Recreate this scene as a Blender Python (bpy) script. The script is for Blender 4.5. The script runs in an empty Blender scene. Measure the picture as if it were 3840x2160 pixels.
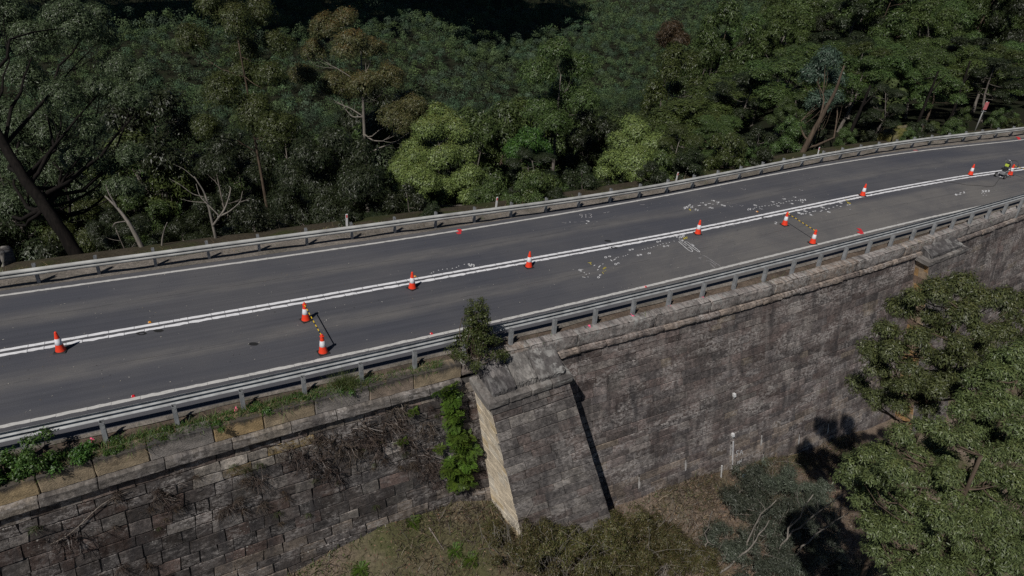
import bpy, bmesh, math, random
import numpy as np
from mathutils import Vector, Matrix

# ------------------------------------------------------------------ camera, sky, sun, exposure
SC = bpy.context.scene
COL = SC.collection
CAM_H, PITCH, ROLL = 13.5, math.radians(29.0), math.radians(4.0)
cd = bpy.data.cameras.new('camera'); cam = bpy.data.objects.new('camera', cd); COL.objects.link(cam)
cd.sensor_width = 36.0; cd.lens = 36.0 * 2560 / 3840; cd.clip_start = 0.1; cd.clip_end = 6000
_f = Vector((0, math.cos(PITCH), -math.sin(PITCH))); _r0 = Vector((1, 0, 0)); _u0 = Vector((0, math.sin(PITCH), math.cos(PITCH)))
_r = math.cos(ROLL) * _r0 + math.sin(ROLL) * _u0; _u = -math.sin(ROLL) * _r0 + math.cos(ROLL) * _u0
cam.matrix_world = Matrix(((_r.x, _u.x, -_f.x, 0), (_r.y, _u.y, -_f.y, 0), (_r.z, _u.z, -_f.z, CAM_H), (0, 0, 0, 1)))
SC.camera = cam
SUN_EL = math.radians(49.6)
SUN_AZ = math.atan2(-0.43, -0.903)          # compass-like angle of the sun measured from +Y towards +X
W = bpy.data.worlds.new('World'); SC.world = W; W.use_nodes = True
_nt = W.node_tree; _nt.nodes.clear()
_sky = _nt.nodes.new('ShaderNodeTexSky'); _sky.sky_type = 'NISHITA'; _sky.sun_disc = False
_sky.sun_elevation = SUN_EL; _sky.sun_rotation = SUN_AZ; _sky.altitude = 1500; _sky.air_density = 0.6; _sky.dust_density = 0.2
_bg = _nt.nodes.new('ShaderNodeBackground'); _bg.inputs[1].default_value = 0.05
_wo = _nt.nodes.new('ShaderNodeOutputWorld')
_nt.links.new(_sky.outputs[0], _bg.inputs[0]); _nt.links.new(_bg.outputs[0], _wo.inputs[0])
sd = bpy.data.lights.new('sun', 'SUN'); sd.energy = 4.9; sd.angle = math.radians(0.53); sd.color = (1.0, 0.96, 0.9)
sun = bpy.data.objects.new('sun', sd); COL.objects.link(sun)
SUNV = Vector((math.cos(SUN_EL) * math.sin(SUN_AZ), math.cos(SUN_EL) * math.cos(SUN_AZ), math.sin(SUN_EL)))
sun.rotation_euler = SUNV.to_track_quat('Z', 'Y').to_euler(); sun.location = (-20, -40, 60)
SC.view_settings.view_transform = 'Standard'; SC.view_settings.look = 'None'
SC.view_settings.exposure = -0.5; SC.view_settings.gamma = 1.0
SC.render.engine = 'CYCLES'
SC.cycles.max_bounces = 4; SC.cycles.diffuse_bounces = 1; SC.cycles.glossy_bounces = 2
SC.cycles.transparent_max_bounces = 4; SC.cycles.caustics_reflective = False; SC.cycles.caustics_refractive = False
SC.cycles.use_denoising = False

rng = np.random.default_rng(11)
random.seed(5)
PI = math.pi

# ------------------------------------------------------------------ surveyed data (metres, road plane z = 0)
CL = [[-16.31, 17.67], [-11.11, 20.47], [-4.07, 24.32], [0.69, 26.98], [9.09, 31.66], [20.35, 38.69], [29.81, 44.11], [34.63, 46.32]]
NEAR = [[-13.98, 14.3], [-10.09, 16.44], [-6.66, 18.23], [-3.39, 20.0], [3.3, 23.92], [9.87, 27.84], [16.36, 31.87], [24.79, 36.93], [30.84, 40.23]]
FAR = [[-18.67, 21.08], [-12.73, 24.17], [-5.35, 28.06], [-0.23, 31.03], [7.36, 35.6], [17.58, 42.57], [28.29, 48.88], [39.62, 54.31]]
FRAIL = [[-18.79, 21.57], [-15.99, 23.1], [-12.6, 24.91], [-10.92, 25.81], [-7.57, 27.71], [-0.3, 31.38], [3.8, 33.72], [8.42, 36.41], [15.25, 41.24], [20.78, 44.97], [27.04, 48.87], [35.1, 53.03], [40.09, 55.58]]
HEROES = {
 'left_gum': [[-22.29, 34.56, 7.3, 1.39], [-22.54, 37.03, 6.35, 1.19], [-23.93, 34.0, 6.36, 1.39], [-20.88, 35.4, 5.16, 1.09], [-19.56, 35.3, 4.87, 0.89], [-20.97, 33.43, 4.4, 0.99], [-19.47, 33.46, 4.1, 0.89], [-24.62, 33.45, 4.72, 1.19], [-22.11, 32.05, 4.26, 1.19], [-23.55, 32.64, 2.45, 1.39], [-21.3, 31.19, 1.66, 1.19], [-24.0, 30.97, 1.14, 1.19], [-20.94, 32.04, 2.81, 0.79], [-25.1, 34.23, 7.52, 1.19], [-22.42, 36.52, 7.41, 0.89], [-23.08, 31.51, 0.82, 1.19], [-24.18, 31.87, 2.63, 1.09], [-20.7, 32.24, 0.94, 0.99], [-19.54, 32.48, 1.36, 0.89], [-22.15, 31.82, -0.28, 1.09], [-24.66, 32.08, -1.44, 0.99], [-19.08, 30.5, 0.45, 0.89], [-25.29, 32.52, 2.96, 1.09], [-24.62, 30.23, -0.68, 0.99]],
 'tall_gum': [[-20.45, 49.57, 5.36, 1.75], [-22.47, 51.34, 6.05, 1.46], [-19.44, 52.23, 5.61, 1.46], [-18.16, 51.34, 3.91, 1.31], [-20.83, 52.0, 3.06, 1.46], [-24.63, 51.5, 3.73, 1.46], [-21.32, 51.19, 1.47, 1.75], [-18.26, 49.35, 2.06, 1.46], [-21.22, 47.8, 0.82, 1.75], [-19.35, 48.41, -0.33, 1.75], [-17.07, 46.51, -1.07, 1.75], [-22.82, 47.92, -1.89, 1.46]],
 'orange_gum': [[-16.36, 57.54, 4.24, 1.44], [-15.1, 59.05, 4.73, 1.28], [-17.71, 58.33, 2.17, 1.28], [-13.72, 54.41, 3.42, 1.76], [-12.98, 59.35, 2.31, 1.6], [-18.41, 56.8, 0.19, 1.6], [-15.95, 58.47, -0.66, 1.92], [-12.38, 53.35, 0.73, 1.76], [-10.9, 55.31, 1.02, 1.44], [-8.94, 54.89, -0.95, 1.44], [-7.75, 55.58, -2.02, 1.44], [-9.93, 53.16, -1.84, 1.76]],
 'bright_gum': [[-5.05, 41.43, 1.98, 1.1], [-5.63, 40.4, 1.49, 1.17], [-4.02, 41.12, 1.4, 1.03], [-6.63, 40.53, -0.11, 1.42], [-4.93, 40.72, -0.3, 1.47], [-3.52, 41.36, 0.1, 1.03], [-7.14, 39.18, -0.7, 1.03], [-3.14, 40.36, -1.34, 1.17], [-5.76, 38.01, -0.93, 1.35], [-4.56, 39.9, -2.05, 1.22], [-6.69, 39.29, -1.98, 0.98], [-2.7, 38.24, -1.79, 0.98]],
 'dark_gum': [[-10.15, 35.7, 1.65, 1.33], [-11.14, 34.56, 1.28, 1.33], [-8.94, 35.9, 1.0, 1.33], [-12.39, 35.38, -0.21, 1.33], [-10.72, 35.66, -0.42, 1.77], [-8.25, 33.67, 0.27, 1.55], [-13.13, 35.81, -1.85, 1.11], [-7.66, 34.68, -0.99, 1.11], [-9.67, 33.89, -1.51, 1.55], [-12.0, 36.35, -2.73, 1.33]],
 'round_gum': [[7.34, 44.05, 1.36, 1.28], [6.67, 43.73, 0.35, 1.23], [8.39, 43.3, 0.61, 1.23], [5.75, 41.65, -0.1, 1.08], [7.15, 40.92, -0.01, 1.49], [8.51, 41.4, -0.33, 1.08], [5.37, 41.81, -0.97, 0.82]],
 'small_gum': [[0.37, 39.33, 1.75, 0.86], [-0.3, 39.85, 0.94, 0.76], [1.17, 41.01, 0.55, 0.76], [0.71, 40.18, 0.28, 0.72]],
 'mid_gum': [[2.9, 73.99, 0.83, 1.89], [1.01, 72.57, -1.42, 2.1], [5.29, 76.4, -1.08, 2.1], [4.32, 76.86, -4.24, 2.52], [1.73, 72.86, -5.16, 2.1], [6.11, 71.0, -3.55, 2.1], [3.48, 71.0, -6.23, 2.1]],
 'blue_gum': [[22.16, 53.38, 5.14, 1.15], [21.79, 53.84, 3.86, 1.15], [23.96, 55.25, 3.42, 0.97], [21.89, 52.01, 2.22, 1.09], [23.15, 53.08, 2.34, 0.91]],
 'brown_gum': [[17.79, 91.29, 1.22, 1.88], [17.14, 92.06, -0.14, 1.48], [18.81, 90.61, 0.45, 1.39]],
 'wall_gum': [[11.81, 17.65, 0.61, 0.45], [15.16, 18.22, 2.99, 0.51], [14.37, 17.66, 2.71, 0.44], [15.96, 18.02, 2.71, 0.39], [12.49, 18.04, 4.37, 0.54], [13.41, 17.92, 3.68, 0.6], [13.27, 17.28, 1.93, 0.4], [14.43, 17.5, 1.72, 0.41], [12.07, 18.52, 3.41, 0.54], [16.29, 19.23, 3.62, 0.49], [12.76, 17.59, 2.41, 0.37], [15.71, 17.97, 2.07, 0.43], [11.97, 17.59, 1.24, 0.38], [12.16, 17.33, 2.09, 0.41], [11.93, 17.14, 3.26, 0.46], [11.17, 17.52, 3.18, 0.42], [13.02, 17.35, 0.83, 0.53], [12.92, 17.0, 2.74, 0.37], [11.4, 17.55, 1.75, 0.44], [13.64, 18.55, 4.3, 0.59], [15.48, 18.83, 3.48, 0.41], [12.64, 18.14, 3.47, 0.36], [13.98, 18.0, 4.23, 0.45], [12.97, 16.87, 3.29, 0.37], [11.48, 18.3, 0.7, 0.43], [11.44, 17.23, 2.69, 0.48], [16.25, 18.74, 3.15, 0.39], [13.16, 18.1, 3.05, 0.44], [13.77, 17.39, 3.48, 0.4], [15.46, 18.05, 1.45, 0.44], [13.56, 16.92, 2.73, 0.37], [15.73, 17.33, 2.43, 0.44], [13.42, 16.89, 1.69, 0.36], [12.61, 17.14, 1.82, 0.37], [11.82, 16.57, 1.88, 0.45], [11.07, 17.73, 2.34, 0.48], [12.69, 16.52, 1.89, 0.39], [12.03, 16.99, 0.94, 0.47], [12.05, 18.2, 4.12, 0.41], [14.67, 18.29, 4.23, 0.38], [13.79, 17.27, 1.87, 0.36], [14.55, 17.2, 2.71, 0.38]],
 'front_gum': [[8.91, 11.72, 2.96, 0.52], [11.58, 12.11, 0.46, 0.34], [9.64, 11.78, 1.05, 0.45], [10.4, 11.8, 1.04, 0.41], [13.4, 12.3, 0.69, 0.4], [10.04, 12.2, 1.45, 0.54], [9.79, 11.13, 0.32, 0.42], [12.06, 11.94, -0.01, 0.47], [10.51, 11.4, 0.24, 0.46], [11.1, 13.15, 2.23, 0.32], [12.12, 12.79, 1.33, 0.54], [9.28, 12.9, 2.53, 0.34], [9.23, 12.8, 1.09, 0.43], [13.69, 13.63, 1.96, 0.48], [8.93, 13.14, 1.59, 0.55], [10.4, 12.51, 2.22, 0.31], [14.59, 12.97, -1.79, 0.31], [11.12, 12.97, 3.08, 0.36], [11.71, 11.68, -0.44, 0.31], [11.46, 12.8, 2.64, 0.36], [12.48, 11.79, -0.54, 0.37], [12.39, 12.04, 0.63, 0.54], [10.23, 13.12, 2.31, 0.42], [10.95, 12.48, 1.73, 0.47], [12.37, 12.63, 2.12, 0.52], [13.37, 12.95, 1.15, 0.47], [9.81, 12.23, -0.18, 0.49], [9.42, 12.28, 1.62, 0.33], [9.25, 12.07, 0.84, 0.44], [10.73, 11.68, 1.44, 0.35], [11.51, 11.97, 1.26, 0.32], [11.09, 13.73, 2.15, 0.36], [11.43, 12.8, 1.95, 0.33], [12.38, 11.56, 0.26, 0.37], [11.28, 11.65, 0.15, 0.36], [14.08, 12.71, -0.58, 0.45], [10.07, 13.12, 3.26, 0.29], [12.61, 13.57, 2.17, 0.3], [11.37, 11.72, -0.53, 0.3], [9.43, 12.81, 3.15, 0.34], [11.96, 12.89, 2.05, 0.35], [10.49, 12.26, -0.32, 0.3], [12.74, 12.43, 0.99, 0.38], [13.87, 13.48, 1.41, 0.3], [11.4, 12.35, 1.31, 0.32], [10.15, 12.6, 1.92, 0.31], [10.34, 12.89, 3.38, 0.3], [8.73, 12.02, 2.5, 0.35], [10.66, 11.83, 0.41, 0.32], [10.52, 12.66, 3.22, 0.3], [9.0, 12.95, 2.29, 0.32], [10.11, 11.55, 1.9, 0.39], [11.7, 12.48, -0.28, 0.32], [13.22, 13.74, 2.03, 0.38], [13.29, 12.41, 0.27, 0.32], [13.92, 12.0, -0.61, 0.32], [10.46, 12.2, 2.57, 0.33], [11.98, 12.18, 1.35, 0.36]],
 'edge_gum': [[13.97, 14.94, 2.54, 0.35], [14.14, 16.22, 3.6, 0.43], [12.89, 14.72, 2.61, 0.52], [14.73, 15.86, 3.12, 0.41], [13.41, 14.24, 2.49, 0.38], [13.74, 15.0, 1.29, 0.57], [12.94, 15.61, 2.3, 0.36], [12.71, 14.84, 1.83, 0.43], [13.67, 15.74, 3.03, 0.48], [12.93, 15.67, 2.93, 0.38], [15.26, 15.34, 0.85, 0.33], [15.53, 17.26, 3.46, 0.5], [14.13, 14.38, 2.41, 0.44], [14.93, 15.75, 2.44, 0.46], [14.12, 15.53, 3.0, 0.33], [13.48, 14.97, 2.72, 0.33], [14.22, 14.81, 1.48, 0.35], [12.16, 14.78, 2.47, 0.33], [14.43, 15.93, 3.59, 0.39], [14.12, 15.76, 3.34, 0.33], [13.86, 16.4, 3.19, 0.37], [13.08, 15.1, 2.93, 0.38], [12.99, 15.46, 3.31, 0.34], [13.44, 15.25, 1.61, 0.36]],
}
TEXTS = [["0",6.8,29.9,0.044,0.206,-0.084,0.001,"w",0.0324],["4",6.94,29.99,0.045,0.207,-0.084,0.001,"w",0.0324],["0",7.04,29.43,0.045,0.201,-0.083,0.001,"w",0.0324],["3",7.23,29.52,0.046,0.202,-0.083,0.001,"w",0.0324],["0",5.34,28.77,0.035,0.194,-0.081,0.001,"w",0.0324],["6",5.47,28.86,0.036,0.194,-0.082,0.001,"w",0.0324],["0",5.65,28.25,0.036,0.188,-0.08,0.001,"w",0.0324],["5",5.79,28.33,0.037,0.189,-0.08,0.001,"w",0.0324],["2",6.2,28.53,0.052,0.249,-0.105,0.002,"w",0.0324],["0",4.13,27.81,0.032,0.211,-0.091,0.001,"w",0.0324],["8",4.32,27.93,0.034,0.212,-0.091,0.001,"w",0.0324],["0",4.52,27.18,0.034,0.204,-0.089,0.001,"w",0.0324],["7",4.67,27.3,0.035,0.205,-0.09,0.001,"w",0.0324],["0",2.88,26.36,0.024,0.194,-0.087,0.001,"w",0.0324],["1",2.99,26.44,0.025,0.195,-0.088,0.001,"w",0.0324],["0",3.65,25.81,0.028,0.188,-0.086,0.001,"w",0.0324],["9",3.74,26.01,0.028,0.19,-0.086,0.001,"w",0.0324],["9",3.95,26.64,0.024,0.154,-0.069,0.001,"y",0.0324],["3",4.01,26.76,0.024,0.155,-0.069,0.001,"y",0.0324],["1",7.97,30.61,0.087,0.046,0.064,0.279,"w",0.036],["5",8.05,30.67,0.088,0.046,0.064,0.28,"w",0.036],["/",8.14,30.73,0.088,0.046,0.065,0.281,"w",0.036],["3",8.22,30.8,0.088,0.046,0.066,0.282,"w",0.036],["2",7.72,30.71,0.076,-0.019,0.057,0.216,"w",0.036],["9",7.85,30.65,0.076,-0.019,0.058,0.215,"w",0.036],["9",8.17,30.5,0.081,0.045,0.052,0.228,"y",0.036],["/",8.25,30.56,0.081,0.045,0.053,0.229,"y",0.036],["3",8.33,30.61,0.081,0.045,0.054,0.229,"y",0.036],["0",8.06,30.25,0.081,0.013,0.035,0.191,"w",0.036],["5",8.96,34.53,0.099,0.069,0.072,0.302,"w",0.043199999999999995],["/",9.05,34.61,0.1,0.07,0.073,0.303,"w",0.043199999999999995],["9",9.14,34.68,0.1,0.07,0.074,0.304,"w",0.043199999999999995],["1",9.25,34.92,0.092,0.069,0.071,0.285,"w",0.0324],["2",9.34,35.0,0.093,0.069,0.072,0.287,"w",0.0324],["1",9.35,34.72,0.09,0.058,0.075,0.304,"w",0.0324],["5",9.44,34.79,0.09,0.058,0.076,0.305,"w",0.0324],["8",9.54,34.43,0.064,-0.029,0.068,0.257,"w",0.043199999999999995],["1",9.65,34.37,0.064,-0.029,0.068,0.257,"w",0.043199999999999995],["0",10.25,35.22,0.108,0.02,0.047,0.22,"w",0.043199999999999995],["1",10.05,35.48,0.062,0.234,-0.083,0.002,"w",0.0324],["4",10.16,35.5,0.062,0.234,-0.083,0.002,"w",0.0324],["1",10.76,35.94,0.066,0.239,-0.084,0.002,"w",0.0324],["5",10.86,35.94,0.067,0.239,-0.084,0.002,"w",0.0324],["2",10.4,34.86,0.071,0.256,-0.092,0.002,"w",0.0324],["3",10.52,34.82,0.071,0.256,-0.092,0.002,"w",0.0324],["1",11.01,35.77,0.093,0.327,-0.115,0.002,"w",0.0324],["9",11.09,35.72,0.093,0.326,-0.114,0.002,"w",0.0324],["0",11.18,35.37,0.076,0.262,-0.093,0.002,"w",0.0324],["5",11.3,35.29,0.077,0.261,-0.093,0.002,"w",0.0324],["2",12.58,35.0,0.141,0.431,-0.153,0.003,"w",0.0324],["0",13.07,35.72,0.079,0.237,-0.083,0.002,"w",0.0324],["8",13.14,35.67,0.079,0.236,-0.083,0.002,"w",0.0324],["1",14.25,36.48,0.087,0.245,-0.085,0.002,"w",0.0324],["0",14.32,36.43,0.087,0.245,-0.084,0.002,"w",0.0324],["1",15.06,37.04,0.092,0.251,-0.086,0.002,"w",0.0324],["2",15.14,36.99,0.093,0.251,-0.086,0.002,"w",0.0324],["1",15.82,37.47,0.098,0.256,-0.086,0.002,"w",0.0324],["4",15.9,37.41,0.098,0.256,-0.086,0.002,"w",0.0324],["1",13.25,35.23,0.079,0.231,-0.082,0.002,"w",0.0324],["1",13.33,35.18,0.079,0.231,-0.082,0.002,"w",0.0324],["1",14.35,35.87,0.086,0.238,-0.083,0.002,"w",0.0324],["3",14.42,35.82,0.086,0.238,-0.083,0.002,"w",0.0324],["1",15.3,36.4,0.092,0.244,-0.084,0.002,"w",0.0324],["5",15.37,36.35,0.093,0.244,-0.084,0.002,"w",0.0324],["1",16.01,36.73,0.097,0.248,-0.085,0.002,"w",0.0324],["7",16.09,36.68,0.097,0.247,-0.085,0.002,"w",0.0324],["7",16.06,37.02,0.107,-0.002,0.087,0.308,"w",0.043199999999999995],["6",16.21,37.07,0.107,-0.002,0.088,0.308,"w",0.043199999999999995],["4",16.36,37.12,0.107,-0.002,0.089,0.309,"w",0.043199999999999995],["5",15.29,34.99,0.123,0.315,-0.112,0.002,"w",0.0504],["2",15.42,34.87,0.124,0.313,-0.112,0.002,"w",0.0504],["5",15.72,35.35,0.098,0.247,-0.088,0.002,"w",0.0324],["0",15.79,35.28,0.098,0.246,-0.087,0.002,"w",0.0324],["5",15.88,34.83,0.098,0.241,-0.086,0.002,"w",0.0324],["1",15.94,34.76,0.098,0.24,-0.086,0.002,"w",0.0324],["5",16.94,36.13,0.107,0.256,-0.089,0.002,"w",0.0324],["3",17.01,36.05,0.107,0.256,-0.089,0.002,"w",0.0324],["5",17.06,35.46,0.106,0.249,-0.088,0.002,"w",0.0324],["4",17.12,35.39,0.106,0.248,-0.088,0.002,"w",0.0324],["5",18.32,37.06,0.118,0.268,-0.091,0.002,"w",0.0324],["5",18.38,36.99,0.118,0.267,-0.091,0.002,"w",0.0324],["5",18.83,37.13,0.114,0.252,-0.086,0.002,"y",0.0324],["0",18.88,37.05,0.114,0.252,-0.086,0.002,"y",0.0324],["9",18.52,36.05,0.109,0.24,-0.084,0.002,"f",0.0324],["2",13.51,33.31,0.142,-0.032,0.116,0.306,"w",0.043199999999999995],["0",26.49,39.88,0.103,-0.017,0.177,0.306,"w",0.0648],["3",27.23,40.39,0.114,-0.041,0.194,0.314,"w",0.0576],["5",28.66,40.84,0.146,0.016,0.234,0.377,"w",0.0576],["2",28.88,40.92,0.146,0.016,0.236,0.378,"w",0.0576],["3",29.1,41.0,0.147,0.016,0.238,0.379,"w",0.0576],["9",3.26,32.46,0.213,0.005,0.016,0.524,"f",0.036],["1",3.51,32.5,0.213,0.005,0.019,0.525,"f",0.036],["3",3.75,32.55,0.213,0.005,0.022,0.526,"f",0.036],["9",-1.92,26.13,0.082,-0.003,-0.018,0.242,"w",0.0504],["/",-1.82,26.11,0.082,-0.003,-0.017,0.242,"w",0.0504],["9",-1.72,26.1,0.082,-0.003,-0.017,0.242,"w",0.0504]]
LINES = [[[[3.271,27.115],[3.45,27.196]],"y",0.04000000000000001],[[[3.357,27.148],[3.42,26.974]],"y",0.04000000000000001],[[[3.853,26.334],[3.896,26.153]],"y",0.024],[[[3.926,26.439],[3.943,26.366]],"y",0.024],[[[4.006,26.515],[4.021,26.454]],"y",0.024],[[[7.894,30.319],[7.997,30.259]],"w",0.04000000000000001],[[[7.899,30.166],[8.148,29.677]],"w",0.028000000000000004],[[[7.839,30.102],[8.206,28.992],[8.354,29.102],[8.267,29.548],[8.174,29.481]],"w",0.036],[[[8.112,30.086],[8.59,29.017],[8.692,29.127],[8.36,29.862],[8.559,29.647],[8.438,29.927]],"w",0.036],[[[8.112,30.086],[8.275,30.174],[8.43,29.723]],"w",0.028000000000000004],[[[8.716,28.716],[8.833,28.678],[9.318,27.68]],"f",0.028000000000000004],[[[8.43,28.392],[8.629,28.527]],"f",0.028000000000000004],[[[8.486,28.435],[8.561,28.274]],"f",0.028000000000000004],[[[8.746,28.131],[8.932,28.208],[9.121,27.75]],"f",0.028000000000000004],[[[8.875,27.947],[9.003,27.5]],"f",0.028000000000000004],[[[6.04,28.962],[6.081,28.984]],"w",0.05600000000000001],[[[6.368,29.16],[6.409,29.182]],"w",0.05600000000000001],[[[6.516,29.309],[6.558,29.331]],"w",0.05600000000000001],[[[6.714,29.459],[6.756,29.482]],"w",0.05600000000000001],[[[6.862,29.587],[6.904,29.61]],"w",0.05600000000000001],[[[7.009,29.708],[7.052,29.731]],"w",0.05600000000000001],[[[7.183,29.789],[7.226,29.813]],"w",0.05600000000000001],[[[7.349,29.915],[7.392,29.938]],"w",0.05600000000000001],[[[7.607,30.094],[7.65,30.118]],"w",0.05600000000000001],[[[5.156,28.252],[5.195,28.273]],"w",0.05600000000000001],[[[5.048,28.116],[5.087,28.138]],"w",0.05600000000000001],[[[4.933,28.043],[4.972,28.064]],"w",0.05600000000000001],[[[4.688,27.901],[4.727,27.922]],"w",0.05600000000000001],[[[4.588,27.817],[4.626,27.838]],"w",0.05600000000000001],[[[5.92,28.892],[5.961,28.914]],"w",0.05600000000000001],[[[6.201,29.096],[6.242,29.119]],"w",0.05600000000000001],[[[3.257,26.112],[3.293,26.131]],"w",0.05600000000000001],[[[3.119,25.999],[3.155,26.017]],"w",0.05600000000000001],[[[3.177,25.761],[3.212,25.78]],"w",0.05600000000000001],[[[3.041,26.142],[3.077,26.161]],"w",0.05600000000000001],[[[2.949,25.746],[3.089,25.694]],"w",0.036],[[[3.714,26.727],[3.82,26.95]],"w",0.036],[[[3.515,26.845],[3.589,26.967]],"w",0.036],[[[3.649,26.461],[3.701,26.564]],"w",0.036],[[[2.904,26.235],[2.967,26.326]],"w",0.036],[[[3.92,27.084],[3.97,27.144]],"w",0.036],[[[4.355,27.584],[4.388,27.448]],"w",0.036],[[[4.459,27.553],[4.566,27.718]],"w",0.036],[[[4.311,27.597],[4.375,27.473]],"w",0.036],[[[9.207,34.461],[9.233,34.232]],"y",0.072],[[[9.769,34.996],[9.952,35.114]],"w",0.064],[[[10.409,35.409],[10.592,35.496]],"w",0.064],[[[10.909,35.448],[11.011,35.51]],"w",0.04000000000000001],[[[10.649,35.358],[10.721,35.414]],"w",0.04000000000000001],[[[11.548,35.78],[11.638,35.819]],"f",0.032],[[[11.754,35.797],[11.781,35.791]],"f",0.032],[[[11.805,35.775],[11.831,35.769]],"f",0.032],[[[11.855,35.752],[11.882,35.746]],"f",0.032],[[[11.906,35.729],[11.933,35.723]],"f",0.032],[[[11.957,35.707],[11.983,35.701]],"f",0.032],[[[12.007,35.684],[12.034,35.678]],"f",0.032],[[[12.058,35.661],[12.084,35.656]],"f",0.032],[[[12.187,35.526],[12.283,35.354],[12.389,35.532]],"f",0.032],[[[11.566,35.359],[11.647,35.123],[11.756,35.289]],"f",0.024],[[[12.978,38.341],[13.136,38.051],[13.269,38.279]],"f",0.028000000000000004],[[[16.588,38.832],[16.673,38.609],[16.78,38.761]],"f",0.032],[[[12.79,35.068],[12.865,35.112]],"w",0.06],[[[12.904,35.224],[12.98,35.268]],"w",0.06],[[[13.049,35.386],[13.125,35.43]],"w",0.06],[[[13.238,35.462],[13.315,35.507]],"w",0.06],[[[13.411,35.578],[13.488,35.623]],"w",0.06],[[[13.616,35.69],[13.693,35.735]],"w",0.06],[[[13.84,35.742],[13.918,35.787]],"w",0.06],[[[14.032,35.873],[14.11,35.918]],"w",0.06],[[[14.215,36.024],[14.294,36.07]],"w",0.06],[[[14.399,36.123],[14.478,36.169]],"w",0.06],[[[14.592,36.353],[14.671,36.4]],"w",0.06],[[[14.664,36.258],[14.744,36.304]],"w",0.06],[[[14.826,36.321],[14.906,36.367]],"w",0.06],[[[15.073,36.585],[15.154,36.632]],"w",0.06],[[[15.274,36.7],[15.355,36.746]],"w",0.06],[[[15.472,36.803],[15.554,36.85]],"w",0.06],[[[15.7,36.868],[15.781,36.915]],"w",0.06],[[[15.884,36.924],[15.966,36.972]],"w",0.06],[[[15.602,34.919],[15.699,34.973]],"w",0.072],[[[15.866,35.088],[15.964,35.143]],"w",0.072],[[[16.146,35.344],[16.245,35.399]],"w",0.072],[[[16.293,35.422],[16.393,35.477]],"w",0.072],[[[16.594,35.425],[16.694,35.48]],"w",0.072],[[[16.718,35.603],[16.819,35.658]],"w",0.072],[[[17.017,35.793],[17.118,35.849]],"w",0.072],[[[17.261,35.985],[17.364,36.041]],"w",0.072],[[[17.591,36.215],[17.694,36.272]],"w",0.072],[[[17.898,36.486],[18.002,36.544]],"w",0.072],[[[18.073,36.41],[18.178,36.468]],"w",0.072],[[[18.584,36.721],[18.69,36.779]],"w",0.072],[[[18.736,36.792],[18.842,36.851]],"w",0.072],[[[18.89,37.651],[18.86,37.365]],"y",0.048],[[[17.892,36.151],[17.913,35.975],[17.926,36.083]],"f",0.04000000000000001],[[[18.319,36.123],[18.384,36.06]],"f",0.04000000000000001],[[[11.034,32.576],[11.173,32.536]],"f",0.048],[[[26.633,39.896],[26.858,40.0]],"w",0.064],[[[26.838,40.151],[27.058,40.336]],"w",0.05600000000000001],[[[28.33,40.427],[28.395,40.462]],"w",0.064],[[[28.498,40.415],[28.563,40.45]],"w",0.064],[[[28.239,40.1],[28.303,40.134]],"w",0.064],[[[28.453,40.141],[28.518,40.175]],"w",0.064],[[[3.488,31.843],[3.615,31.865],[3.641,31.78],[3.553,31.713]],"w",0.05600000000000001],[[[3.458,31.525],[3.506,31.461]],"w",0.05600000000000001],[[[2.262,31.42],[2.491,31.46]],"f",0.024],[[[2.848,31.564],[2.995,31.6]],"f",0.024],[[[3.186,31.675],[3.397,31.712]],"f",0.024],[[[2.628,31.525],[2.698,31.548]],"w",0.04000000000000001],[[[4.466,33.03],[4.602,33.11]],"f",0.04000000000000001],[[[4.67,33.15],[4.799,33.257]],"f",0.032],[[[6.576,34.59],[6.696,34.565],[6.829,34.636]],"f",0.032],[[[-3.417,25.13],[-3.376,25.153]],"w",0.048],[[[-3.348,25.236],[-3.307,25.259]],"w",0.048],[[[-3.161,25.421],[-3.119,25.445]],"w",0.048],[[[-3.006,25.529],[-2.964,25.553]],"w",0.048],[[[-2.823,25.594],[-2.78,25.618]],"w",0.048],[[[-2.608,25.687],[-2.565,25.712]],"w",0.048],[[[-2.445,25.799],[-2.402,25.823]],"w",0.048],[[[-2.362,25.935],[-2.319,25.96]],"w",0.048],[[[-2.142,26.131],[-2.099,26.156]],"w",0.048]]
REDS = [[[[-2.797,29.742],[-2.633,29.78],[-2.539,29.57],[-2.597,29.479],[-2.559,29.234],[-2.698,29.164],[-2.833,29.33],[-2.711,29.388],[-2.717,29.539],[-2.795,29.622]],"r"],[[[17.763,33.39],[17.988,33.356],[17.938,33.021],[17.874,32.689],[17.669,32.584],[17.557,32.885],[17.779,32.958],[17.795,33.177]],"r"],[[[39.425,55.12],[39.734,55.103],[39.429,54.396],[39.092,54.191],[39.188,54.518],[39.346,54.646]],"r"],[[[28.26,49.119],[28.627,49.281],[28.629,48.937],[28.278,48.858]],"rf"],[[[28.528,50.709],[28.75,50.81],[28.562,50.519]],"rf"]]
CABLE = [[25.18, 42.19], [26.64, 42.28], [27.31, 42.21], [27.82, 42.08], [28.24, 41.87], [29.04, 41.96], [29.55, 41.83], [29.89, 41.93], [30.18, 42.18]]
WEEPS = [(7.04, 7.66), (7.16, 8.99), (9.66, 7.68), (9.79, 9.0), (14.46, 8.0), (14.66, 9.26), (12.42, 7.81), (12.55, 8.97), (17.25, 8.98), (19.99, 10.42), (19.56, 9.15), (17.23, 10.2)]
GAUGE = (12.56, 9.02)
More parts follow.
